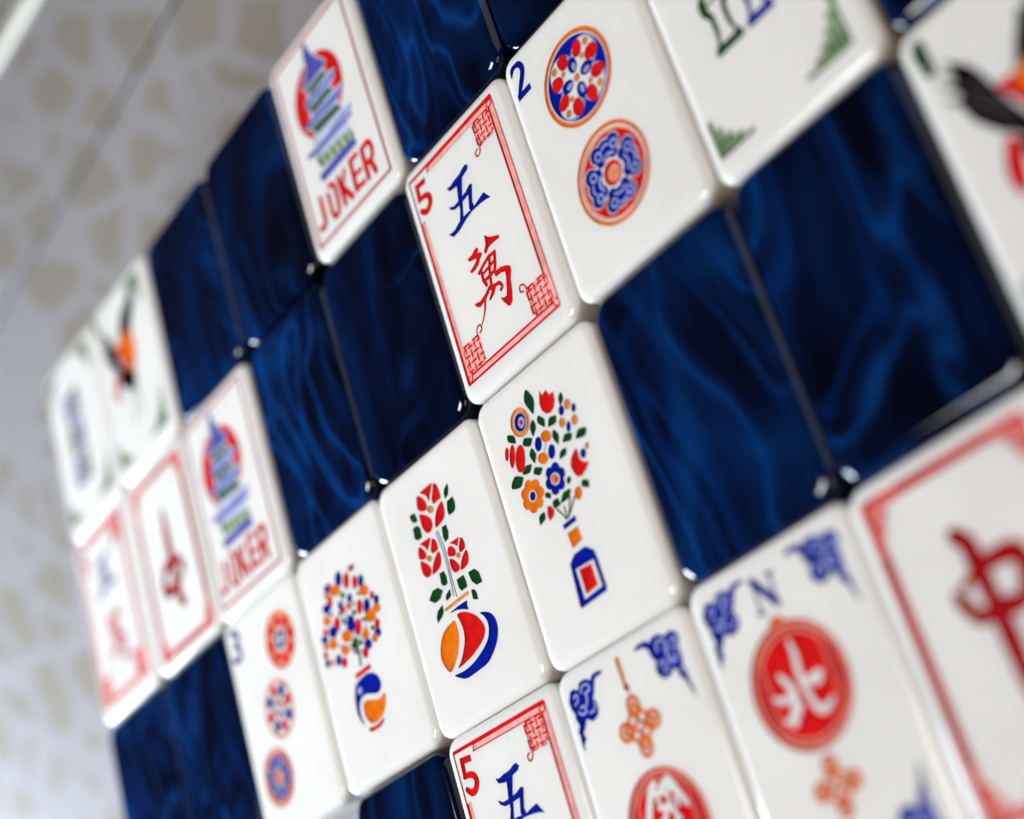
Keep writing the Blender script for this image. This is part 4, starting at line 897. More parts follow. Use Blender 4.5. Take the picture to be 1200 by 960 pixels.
'north_wind': '''
corner_cloud#1|B|-300,1455 -337,1430 -442,1421 -475,1378 -526,1285 -570,1238 -530,1192 -534,1099 -585,1046 -676,1023 -763,1077 -815,1008 -877,950 -853,895 -920,839 -927,763 -950,817 -948,895 -939,955 -958,978 -903,1054 -931,1128 -918,1179 -950,1246 -961,1330 -889,1434 -819,1432 -757,1401 -717,1467 -607,1471 -526,1429 -486,1469 -401,1478
corner_cloud#1|l|-759,1373 -740,1408 -730,1420 -716,1429 -697,1434 -654,1436 -633,1433 -615,1427 -602,1416 -592,1402 -586,1386 -583,1370 -587,1353 -598,1342 -613,1335 -658,1322 -668,1323 -674,1331 -673,1341 -665,1347 -622,1360 -610,1366 -609,1370 -615,1390 -621,1399 -627,1404 -638,1408 -675,1410 -706,1405 -713,1400 -737,1359 -745,1354 -755,1355 -761,1363
corner_cloud#1|l|-890,1364 -848,1381 -833,1385 -815,1379 -808,1363 -807,1346 -809,1327 -814,1308 -822,1293 -835,1282 -893,1263 -903,1264 -909,1272 -908,1281 -901,1288 -848,1304 -843,1308 -838,1317 -833,1347 -833,1360 -831,1359 -880,1339 -890,1340 -897,1347 -897,1357
corner_cloud#1|l|-699,1139 -663,1132 -644,1133 -634,1138 -609,1154 -599,1163 -592,1173 -599,1201 -598,1211 -590,1217 -580,1215 -574,1207 -566,1182 -566,1169 -571,1156 -592,1134 -607,1123 -637,1108 -652,1106 -703,1114 -711,1119 -714,1128 -709,1137
corner_cloud#1|l|-867,1198 -825,1161 -816,1157 -789,1157 -774,1159 -759,1166 -766,1194 -772,1206 -779,1212 -820,1204 -830,1206 -835,1215 -833,1224 -825,1230 -789,1238 -775,1238 -761,1232 -750,1220 -742,1204 -736,1187 -733,1169 -737,1152 -751,1141 -768,1134 -786,1131 -805,1130 -823,1132 -838,1138 -851,1148 -884,1178 -888,1187 -885,1196 -876,1201
corner_cloud#1|l|-677,1348 -666,1306 -663,1290 -665,1274 -671,1258 -681,1243 -711,1205 -720,1200 -730,1203 -735,1211 -732,1221 -702,1259 -690,1280 -689,1290 -702,1342 -701,1352 -693,1358 -683,1356
corner_cloud#3|B|-300,-1420 -337,-1395 -442,-1386 -475,-1343 -526,-1250 -570,-1203 -530,-1157 -534,-1064 -585,-1011 -676,-988 -763,-1042 -815,-973 -877,-915 -853,-860 -920,-804 -927,-728 -950,-782 -948,-860 -939,-920 -958,-943 -903,-1019 -931,-1093 -918,-1144 -950,-1211 -961,-1295 -889,-1399 -819,-1397 -757,-1366 -717,-1432 -607,-1436 -526,-1394 -486,-1434 -401,-1443
corner_cloud#3|l|-737,-1324 -719,-1358 -713,-1365 -706,-1370 -675,-1375 -638,-1373 -627,-1369 -621,-1364 -615,-1355 -609,-1335 -610,-1331 -622,-1325 -665,-1312 -673,-1306 -674,-1296 -668,-1288 -658,-1287 -613,-1300 -598,-1307 -587,-1318 -583,-1335 -586,-1351 -592,-1367 -602,-1381 -615,-1392 -633,-1398 -654,-1401 -697,-1399 -716,-1394 -730,-1385 -740,-1373 -759,-1338 -761,-1328 -755,-1320 -745,-1319
corner_cloud#3|l|-880,-1304 -831,-1324 -833,-1325 -833,-1312 -838,-1282 -843,-1273 -848,-1269 -901,-1253 -908,-1246 -909,-1237 -903,-1229 -893,-1228 -835,-1247 -822,-1258 -814,-1273 -809,-1292 -807,-1311 -808,-1328 -815,-1344 -833,-1350 -848,-1346 -890,-1329 -897,-1322 -897,-1312 -890,-1305
corner_cloud#3|l|-703,-1079 -666,-1072 -652,-1071 -637,-1073 -607,-1088 -592,-1099 -571,-1121 -566,-1134 -566,-1147 -574,-1172 -580,-1180 -590,-1182 -598,-1176 -599,-1166 -592,-1138 -599,-1128 -609,-1119 -634,-1103 -644,-1098 -663,-1097 -699,-1104 -709,-1102 -714,-1093 -711,-1084
corner_cloud#3|l|-884,-1143 -851,-1113 -838,-1103 -823,-1097 -805,-1095 -786,-1096 -768,-1099 -751,-1106 -737,-1117 -733,-1134 -736,-1152 -742,-1169 -750,-1185 -761,-1197 -775,-1203 -789,-1203 -825,-1195 -833,-1189 -835,-1180 -830,-1171 -820,-1169 -786,-1177 -776,-1176 -772,-1171 -761,-1146 -759,-1131 -789,-1122 -816,-1122 -825,-1126 -867,-1163 -876,-1166 -885,-1161 -888,-1152
corner_cloud#3|l|-702,-1307 -689,-1255 -690,-1245 -702,-1224 -732,-1186 -735,-1176 -730,-1168 -720,-1165 -711,-1170 -681,-1208 -671,-1223 -665,-1239 -663,-1255 -677,-1313 -683,-1321 -693,-1323 -701,-1317
corner_cloud#2|B|237,1458 314,1495 432,1495 494,1455 558,1491 658,1483 726,1436 826,1454 907,1414 922,1332 871,1254 876,1162 858,1094 873,1013 872,924 893,813 893,725 859,811 820,929 764,994 746,1069 705,1099 657,1049 553,1043 479,1101 463,1183 504,1244 456,1308 449,1388 383,1444 288,1442
corner_cloud#2|l|536,1335 541,1387 546,1405 556,1421 571,1432 589,1438 608,1442 627,1442 645,1440 661,1435 676,1426 690,1415 701,1402 711,1388 717,1372 720,1353 721,1316 718,1299 710,1285 700,1274 669,1250 660,1247 651,1252 648,1261 652,1270 689,1300 693,1308 696,1334 695,1350 687,1376 681,1386 661,1405 639,1415 626,1416 596,1413 583,1408 574,1403 570,1395 562,1332 557,1323 547,1321 539,1326
corner_cloud#2|l|768,1364 807,1387 821,1394 837,1395 852,1387 863,1376 872,1361 878,1346 878,1330 872,1314 862,1300 836,1277 822,1270 807,1269 794,1273 766,1289 759,1296 760,1306 767,1313 777,1312 805,1296 815,1295 822,1299 842,1317 853,1334 852,1340 843,1360 832,1369 828,1369 781,1341 771,1340 764,1346 762,1356
corner_cloud#2|l|515,1179 528,1216 535,1229 549,1238 564,1238 579,1233 594,1226 607,1216 617,1205 625,1191 631,1175 635,1158 636,1141 630,1124 617,1113 602,1108 555,1099 546,1100 540,1108 542,1118 550,1124 595,1133 609,1139 610,1144 606,1168 596,1189 589,1197 569,1210 560,1213 555,1212 539,1169 532,1162 522,1162 515,1169
corner_cloud#2|l|800,1243 807,1203 807,1187 799,1171 784,1161 765,1154 745,1149 726,1148 708,1152 697,1167 695,1183 698,1226 703,1235 712,1238 721,1234 724,1225 721,1175 741,1175 773,1184 780,1189 781,1200 774,1240 777,1249 785,1254 795,1252
corner_cloud#2|l|674,1352 680,1229 683,1215 698,1179 698,1169 691,1162 681,1162 674,1169 657,1209 652,1246 648,1351 651,1360 660,1364 670,1361
corner_cloud#2|l|772,1059 804,1082 816,1089 834,1087 844,1073 847,1058 852,1013 849,1003 841,998 831,1001 826,1010 820,1065 823,1063 787,1038 778,1036 769,1041 767,1051
corner_cloud#4|B|177,-1423 254,-1460 372,-1460 434,-1420 498,-1456 598,-1448 666,-1401 766,-1419 847,-1379 862,-1297 811,-1219 816,-1127 798,-1059 813,-978 812,-889 833,-778 833,-690 799,-776 760,-894 704,-959 686,-1034 645,-1064 597,-1014 493,-1008 419,-1066 403,-1148 444,-1209 396,-1273 389,-1353 323,-1409 228,-1407
corner_cloud#4|l|502,-1297 507,-1348 510,-1360 514,-1368 523,-1373 536,-1378 566,-1381 579,-1380 601,-1370 612,-1361 627,-1341 632,-1330 636,-1299 633,-1273 629,-1265 592,-1235 588,-1226 591,-1217 600,-1212 609,-1215 640,-1239 650,-1250 658,-1264 661,-1281 660,-1318 657,-1337 651,-1353 641,-1367 630,-1380 616,-1391 601,-1400 585,-1405 567,-1407 548,-1407 529,-1403 511,-1397 496,-1386 486,-1370 481,-1352 476,-1300 479,-1291 487,-1286 497,-1288
corner_cloud#4|l|721,-1306 759,-1330 772,-1334 776,-1332 789,-1315 793,-1299 790,-1292 772,-1272 762,-1264 751,-1259 717,-1277 707,-1278 700,-1271 699,-1261 706,-1254 734,-1238 747,-1234 762,-1235 776,-1242 802,-1265 812,-1279 818,-1295 818,-1311 812,-1326 803,-1341 792,-1352 777,-1360 761,-1359 747,-1352 708,-1329 702,-1321 704,-1311 711,-1305
corner_cloud#4|l|479,-1134 496,-1178 520,-1169 536,-1154 541,-1145 549,-1119 549,-1104 545,-1101 490,-1089 482,-1083 480,-1073 486,-1065 495,-1064 542,-1073 557,-1078 570,-1089 576,-1106 575,-1123 571,-1140 565,-1156 557,-1170 547,-1181 534,-1191 519,-1198 504,-1203 489,-1203 475,-1194 468,-1181 455,-1144 455,-1134 462,-1127 472,-1127
corner_cloud#4|l|714,-1205 721,-1165 720,-1154 713,-1149 681,-1140 661,-1140 664,-1190 661,-1199 652,-1203 643,-1200 638,-1191 635,-1148 637,-1132 648,-1117 666,-1113 685,-1114 705,-1119 724,-1126 739,-1136 747,-1152 747,-1168 740,-1208 735,-1217 725,-1219 717,-1214
corner_cloud#4|l|588,-1316 591,-1236 594,-1190 597,-1174 614,-1134 621,-1127 631,-1127 638,-1134 638,-1144 623,-1180 618,-1213 614,-1317 610,-1326 600,-1329 591,-1325
corner_cloud#4|l|727,-1003 763,-1028 760,-1030 766,-975 771,-966 781,-963 789,-968 792,-978 787,-1023 784,-1038 774,-1052 756,-1054 744,-1047 712,-1024 707,-1016 709,-1006 718,-1001
numeral|B|-187,1416 27,1126 35,1095 18,1067 -13,1059 -41,1076 -255,1366 -263,1397 -246,1425 -215,1433
numeral|B|-206,1381 -218,1068 -223,1058 -233,1054 -244,1059 -248,1070 -236,1382 -231,1393 -220,1397 -210,1392
numeral|B|27,1380 6,1110 0,1099 -10,1096 -21,1101 -24,1112 -3,1383 2,1393 13,1396 23,1391
numeral|B|-30,1406 62,1393 72,1388 75,1377 69,1367 58,1364 -35,1377 -45,1383 -47,1394 -42,1404
numeral|B|-276,1093 -182,1082 -172,1076 -169,1065 -175,1055 -186,1052 -280,1064 -290,1069 -293,1080 -287,1090
knot|O|e -105 892 105 105 0 16
medallion|r|e -90 314 608 608 0 56
medallion|q|e -90 314 578 578 0 56
medallion|r|e -90 314 547 547 0 56
medallion|q|304,613 288,654 250,692 209,725 164,754 117,778 67,797 16,811 -37,820 -90,822 -143,820 -196,811 -247,797 -297,778 -344,754 -389,725 -430,692 -468,654 -484,613 -484,15 -468,-26 -430,-64 -389,-97 -344,-126 -297,-150 -247,-169 -196,-183 -143,-192 -90,-194 -37,-192 16,-183 67,-169 117,-150 164,-126 209,-97 250,-64 288,-26 304,15
medallion|R|287,600 271,639 235,675 196,708 153,735 108,758 60,777 11,790 -39,798 -90,800 -141,798 -191,790 -240,777 -288,758 -333,735 -376,708 -415,675 -451,639 -467,600 -467,28 -451,-11 -415,-47 -376,-80 -333,-107 -288,-130 -240,-149 -191,-162 -141,-170 -90,-172 -39,-170 11,-162 60,-149 108,-130 153,-107 196,-80 235,-47 271,-11 287,28
medallion|W|-18,721 -5,640 2,575 -1,536 -15,454 -23,379 -22,345 -15,278 11,152 19,126 28,105 37,90 58,73 68,69 104,66 127,71 214,102 230,103 241,93 242,78 233,66 157,9 129,-8 97,-19 65,-19 37,-10 12,4 -9,23 -27,46 -41,74 -50,104 -86,265 -98,340 -101,380 -99,422 -76,581 -70,638 -66,719 -60,736 -43,744 -26,738
medallion|W|-55,357 78,367 163,378 196,368 211,339 202,306 172,291 58,285 -52,285 -78,295 -89,320 -80,346
medallion|W|172,347 183,265 95,242 74,245 61,262 64,283 81,296 121,306 117,339 122,360 141,371 161,365
medallion|W|-272,483 -230,432 -201,393 -189,372 -166,324 -157,295 -153,263 -156,231 -163,201 -173,172 -197,120 -211,94 -271,2 -305,-20 -344,-11 -365,23 -356,62 -293,145 -258,208 -242,249 -240,264 -240,279 -245,296 -287,394 -319,451 -323,472 -311,490 -290,495
medallion|W|-418,318 -363,290 -348,284 -333,282 -297,282 -222,290 -199,284 -186,262 -193,239 -214,226 -289,213 -317,210 -345,212 -371,221 -394,233 -446,270 -459,287 -456,308 -439,321
medallion|W|-409,86 -295,85 -178,161 -160,166 -144,157 -139,139 -149,123 -276,13 -414,46 -427,54 -431,68 -424,82
knot|O|e -88 -437 96 96 0 18
knot|W|e -88 -437 53 53 0 12
knot|O|e 114 -639 96 96 0 18
knot|W|e 114 -639 53 53 0 12
knot|O|e -88 -840 96 96 0 18
knot|W|e -88 -840 53 53 0 12
knot|O|e -289 -639 96 96 0 18
knot|W|e -289 -639 53 53 0 12
knot|O|-318,-641 -86,-408 -74,-403 -62,-408 -57,-420 -62,-432 -294,-665 -306,-670 -318,-665 -323,-653
knot|O|-294,-613 -62,-845 -57,-857 -62,-870 -74,-875 -86,-870 -318,-637 -323,-625 -318,-613 -306,-608
knot|O|-250,-709 -18,-477 -5,-472 7,-477 12,-489 7,-501 -226,-733 -238,-738 -250,-733 -255,-721
knot|O|-226,-545 7,-777 12,-789 7,-801 -5,-806 -18,-801 -250,-569 -255,-557 -250,-545 -238,-540
knot|O|-182,-777 51,-545 63,-540 75,-545 80,-557 75,-569 -158,-801 -170,-806 -182,-801 -187,-789
knot|O|-158,-477 75,-709 80,-721 75,-733 63,-738 51,-733 -182,-501 -187,-489 -182,-477 -170,-472
knot|O|-114,-845 119,-613 131,-608 143,-613 148,-625 143,-637 -89,-870 -102,-875 -114,-870 -119,-857
knot|O|-89,-408 143,-641 148,-653 143,-665 131,-670 119,-665 -114,-432 -119,-420 -114,-408 -102,-403''',
'red_dragon': '''
border_line|r|860,1475 851,1496 830,1505 -950,1505 -971,1496 -980,1475 -980,-1410 -971,-1431 -950,-1440 830,-1440 851,-1431 860,-1410
border_line|W|-865,-1335 745,-1335 745,1400 -865,1400
corner_fret#1|P|-980,1505 -560,1505 -560,1385 -720,1385 -720,1285 -790,1285 -790,1145 -860,1145 -860,985 -980,985
corner_fret#1|R|-955,1495 -565,1495 -565,1395 -865,1395 -865,1000 -970,1000 -970,1480 -966,1491 -955,1495 -944,1491 -940,1480 -940,1030 -895,1030 -895,1425 -595,1425 -595,1465 -955,1465 -966,1469 -970,1480 -966,1491
corner_fret#1|R|-820,1360 -725,1360 -725,1296 -813,1252 -825,1251 -833,1258 -834,1270 -827,1278 -755,1314 -755,1330 -820,1330 -831,1334 -835,1345 -831,1356
corner_fret#1|R|-920,1470 -620,1460 -609,1455 -605,1445 -610,1434 -620,1430 -920,1440 -931,1445 -935,1455 -930,1466
corner_fret#1|R|-905,1445 -905,1045 -909,1034 -920,1030 -931,1034 -935,1045 -935,1445 -931,1456 -920,1460 -909,1456
corner_fret#1|R|-880,1200 -825,1200 -825,1305 -821,1316 -810,1320 -799,1316 -795,1305 -795,1170 -880,1170 -891,1174 -895,1185 -891,1196
corner_fret#2|P|860,1505 440,1505 440,1385 600,1385 600,1285 670,1285 670,1145 740,1145 740,985 860,985
corner_fret#2|R|835,1465 475,1465 475,1425 775,1425 775,1030 820,1030 820,1480 824,1491 835,1495 846,1491 850,1480 850,1000 745,1000 745,1395 445,1395 445,1495 835,1495 846,1491 850,1480 846,1469
corner_fret#2|R|700,1330 635,1330 635,1314 707,1278 714,1270 713,1258 705,1251 693,1252 605,1296 605,1360 700,1360 711,1356 715,1345 711,1334
corner_fret#2|R|800,1440 500,1430 490,1434 485,1445 489,1455 500,1460 800,1470 810,1466 815,1455 811,1445
corner_fret#2|R|815,1445 815,1045 811,1034 800,1030 789,1034 785,1045 785,1445 789,1456 800,1460 811,1456
corner_fret#2|R|760,1170 675,1170 675,1305 679,1316 690,1320 701,1316 705,1305 705,1200 760,1200 771,1196 775,1185 771,1174
corner_fret#3|P|860,-1440 440,-1440 440,-1320 600,-1320 600,-1220 670,-1220 670,-1080 740,-1080 740,-920 860,-920
corner_fret#3|R|835,-1430 445,-1430 445,-1330 745,-1330 745,-935 850,-935 850,-1415 846,-1426 835,-1430 824,-1426 820,-1415 820,-965 775,-965 775,-1360 475,-1360 475,-1400 835,-1400 846,-1404 850,-1415 846,-1426
corner_fret#3|R|700,-1295 605,-1295 605,-1231 693,-1187 705,-1186 713,-1193 714,-1205 707,-1213 635,-1249 635,-1265 700,-1265 711,-1269 715,-1280 711,-1291
corner_fret#3|R|800,-1405 500,-1395 489,-1390 485,-1380 490,-1369 500,-1365 800,-1375 811,-1380 815,-1390 810,-1401
corner_fret#3|R|785,-1380 785,-980 789,-969 800,-965 811,-969 815,-980 815,-1380 811,-1391 800,-1395 789,-1391
corner_fret#3|R|760,-1135 705,-1135 705,-1240 701,-1251 690,-1255 679,-1251 675,-1240 675,-1105 760,-1105 771,-1109 775,-1120 771,-1131
corner_fret#4|P|-980,-1440 -560,-1440 -560,-1320 -720,-1320 -720,-1220 -790,-1220 -790,-1080 -860,-1080 -860,-920 -980,-920
corner_fret#4|R|-955,-1400 -595,-1400 -595,-1360 -895,-1360 -895,-965 -940,-965 -940,-1415 -944,-1426 -955,-1430 -966,-1426 -970,-1415 -970,-935 -865,-935 -865,-1330 -565,-1330 -565,-1430 -955,-1430 -966,-1426 -970,-1415 -966,-1404
corner_fret#4|R|-820,-1265 -755,-1265 -755,-1249 -827,-1213 -834,-1205 -833,-1193 -825,-1186 -813,-1187 -725,-1231 -725,-1295 -820,-1295 -831,-1291 -835,-1280 -831,-1269
corner_fret#4|R|-920,-1375 -620,-1365 -610,-1369 -605,-1380 -609,-1390 -620,-1395 -920,-1405 -930,-1401 -935,-1390 -931,-1380
corner_fret#4|R|-935,-1380 -935,-980 -931,-969 -920,-965 -909,-969 -905,-980 -905,-1380 -909,-1391 -920,-1395 -931,-1391
corner_fret#4|R|-880,-1105 -795,-1105 -795,-1240 -799,-1251 -810,-1255 -821,-1251 -825,-1240 -825,-1135 -880,-1135 -891,-1131 -895,-1120 -891,-1109
character|D|-130,902 -72,847 -46,810 -26,762 -14,708 -8,652 -3,595 -2,538 -5,267 -3,203 19,-22 24,-108 21,-201 9,-409 -50,-741 -63,-769 -91,-780 -119,-767 -130,-739 -168,-403 -169,-297 -175,-110 -167,197 -169,261 -192,534 -191,687 -194,718 -198,734 -203,743 -250,798 -270,856 -242,910 -184,930
character|D|-260,860 -253,878 -231,891 -202,897 -170,890 -130,865 -81,826 -37,783 -10,750 -7,727 -19,708 -39,695 -60,690 -81,693 -107,704 -134,720 -160,740 -189,767 -222,801 -248,835
character|D|-407,409 -336,455 -248,503 -183,549 -146,570 -107,589 -66,600 19,614 176,627 217,627 261,621 304,605 340,579 370,547 392,509 406,465 409,419 402,371 387,326 367,282 345,241 324,206 289,142 264,108 229,77 181,54 127,44 76,45 -11,52 -81,63 -231,73 -283,86 -328,113 -358,148 -416,254 -456,345 -452,406 -405,446 -344,442 -304,395 -290,328 -260,239 -250,224 -243,217 -237,214 -218,213 -183,216 -89,236 -35,243 17,238 126,208 139,206 145,208 154,214 166,228 196,274 218,340 227,375 230,405 231,421 224,432 192,444 166,450 101,458 66,460 -5,459 -141,443 -211,427 -241,414 -287,382 -353,331 -388,323 -419,343 -427,378
character|D|-410,410 -400,423 -382,424 -361,414 -340,390 -318,345 -292,282 -271,218 -260,170 -263,139 -276,118 -294,108 -310,110 -325,128 -341,161 -370,240 -398,334 -408,380''',
'two_bamboo': '''
bamboo_stick#1|G|-550,-440 -160,-440 -160,-359 -215,-324 -234,-208 -234,-22 -199,24 -160,70 -160,210 -199,256 -234,302 -234,488 -215,604 -160,639 -160,720 -550,720 -550,639 -495,604 -476,488 -476,302 -511,256 -550,210 -550,70 -511,24 -476,-22 -476,-208 -495,-324 -550,-359
bamboo_stick#1|W|-450,-340 -260,-340 -260,-273 -287,-244 -296,-148 -296,6 -260,82 -260,198 -296,274 -296,428 -287,524 -260,553 -260,620 -450,620 -450,553 -423,524 -414,428 -414,274 -450,198 -450,82 -414,6 -414,-148 -423,-244 -450,-273
bamboo_stick#1|G|-530,155 -179,155 -169,151 -165,140 -169,129 -179,125 -530,125 -541,129 -546,140 -541,151
bamboo_stick#2|B|-95,-440 265,-440 265,-359 215,-324 197,-208 197,-22 229,24 265,70 265,210 229,256 197,302 197,488 215,604 265,639 265,720 -95,720 -95,639 -45,604 -27,488 -27,302 -59,256 -95,210 -95,70 -59,24 -27,-22 -27,-208 -45,-324 -95,-359
bamboo_stick#2|W|5,-340 165,-340 165,-273 143,-244 135,-148 135,6 165,82 165,198 135,274 135,428 143,524 165,553 165,620 5,620 5,553 27,524 35,428 35,274 5,198 5,82 35,6 35,-148 27,-244 5,-273
bamboo_stick#2|B|-77,155 247,155 258,151 262,140 258,129 247,125 -77,125 -88,129 -92,140 -88,151
corner_leaf#1|h|-998,1490 -460,1490 -460,1430 -590,1430 -590,1365 -710,1365 -710,1280 -810,1280 -810,1170 -895,1170 -895,1040 -970,1040 -970,880 -998,880
corner_leaf#1|G|-998,1473 -490,1473 -490,1447 -998,1447
corner_leaf#1|G|-998,1408 -620,1408 -620,1382 -998,1382
corner_leaf#1|G|-998,1343 -730,1343 -730,1317 -998,1317
corner_leaf#1|G|-997,1460 -997,910 -998,910 -998,1460
corner_leaf#1|G|-927,1460 -927,1060 -953,1060 -953,1460
corner_leaf#1|G|-857,1460 -857,1190 -883,1190 -883,1460
corner_leaf#1|G|-777,1460 -777,1300 -803,1300 -803,1460
corner_leaf#1|G|-677,1460 -677,1380 -703,1380 -703,1460
corner_leaf#2|h|840,1490 260,1490 260,1430 390,1430 390,1365 510,1365 510,1280 610,1280 610,1170 695,1170 695,1040 770,1040 770,880 840,880
corner_leaf#2|G|810,1447 290,1447 290,1473 810,1473
corner_leaf#2|G|810,1382 420,1382 420,1408 810,1408
corner_leaf#2|G|810,1317 530,1317 530,1343 810,1343
corner_leaf#2|G|823,1460 823,910 797,910 797,1460
corner_leaf#2|G|753,1460 753,1060 727,1060 727,1460
corner_leaf#2|G|683,1460 683,1190 657,1190 657,1460
corner_leaf#2|G|603,1460 603,1300 577,1300 577,1460
corner_leaf#2|G|503,1460 503,1380 477,1380 477,1460
corner_leaf#3|h|840,-1370 260,-1370 260,-1310 390,-1310 390,-1245 510,-1245 510,-1160 610,-1160 610,-1050 695,-1050 695,-920 770,-920 770,-760 840,-760
corner_leaf#3|G|810,-1353 290,-1353 290,-1327 810,-1327
corner_leaf#3|G|810,-1288 420,-1288 420,-1262 810,-1262
corner_leaf#3|G|810,-1223 530,-1223 530,-1197 810,-1197
corner_leaf#3|G|797,-1340 797,-790 823,-790 823,-1340
corner_leaf#3|G|727,-1340 727,-940 753,-940 753,-1340
corner_leaf#3|G|657,-1340 657,-1070 683,-1070 683,-1340
corner_leaf#3|G|577,-1340 577,-1180 603,-1180 603,-1340
corner_leaf#3|G|477,-1340 477,-1260 503,-1260 503,-1340
corner_leaf#4|h|-998,-1370 -480,-1370 -480,-1310 -610,-1310 -610,-1245 -730,-1245 -730,-1160 -830,-1160 -830,-1050 -915,-1050 -915,-920 -990,-920 -990,-760 -998,-760
corner_leaf#4|G|-998,-1327 -510,-1327 -510,-1353 -998,-1353
corner_leaf#4|G|-998,-1262 -640,-1262 -640,-1288 -998,-1288
corner_leaf#4|G|-998,-1197 -750,-1197 -750,-1223 -998,-1223
corner_leaf#4|G|-998,-1340 -998,-790 -998,-790 -998,-1340
corner_leaf#4|G|-973,-1340 -973,-940 -947,-940 -947,-1340
corner_leaf#4|G|-903,-1340 -903,-1070 -877,-1070 -877,-1340
corner_leaf#4|G|-823,-1340 -823,-1180 -797,-1180 -797,-1340
corner_leaf#4|G|-723,-1340 -723,-1260 -697,-1260 -697,-1340
numeral|G|-911,1374 -877,1431 -861,1450 -837,1464 -809,1465 -783,1459 -757,1448 -735,1432 -718,1412 -711,1389 -710,1365 -715,1340 -724,1315 -739,1287 -759,1257 -871,1124 -888,1115 -906,1121 -915,1138 -909,1156 -799,1287 -781,1313 -770,1335 -763,1354 -760,1370 -762,1388 -768,1395 -782,1404 -799,1412 -815,1416 -823,1416 -836,1402 -869,1346 -885,1336 -904,1339 -914,1355
numeral|G|-890,1165 -710,1165 -692,1158 -685,1140 -692,1122 -710,1115 -890,1115 -908,1122 -915,1140 -908,1158''',
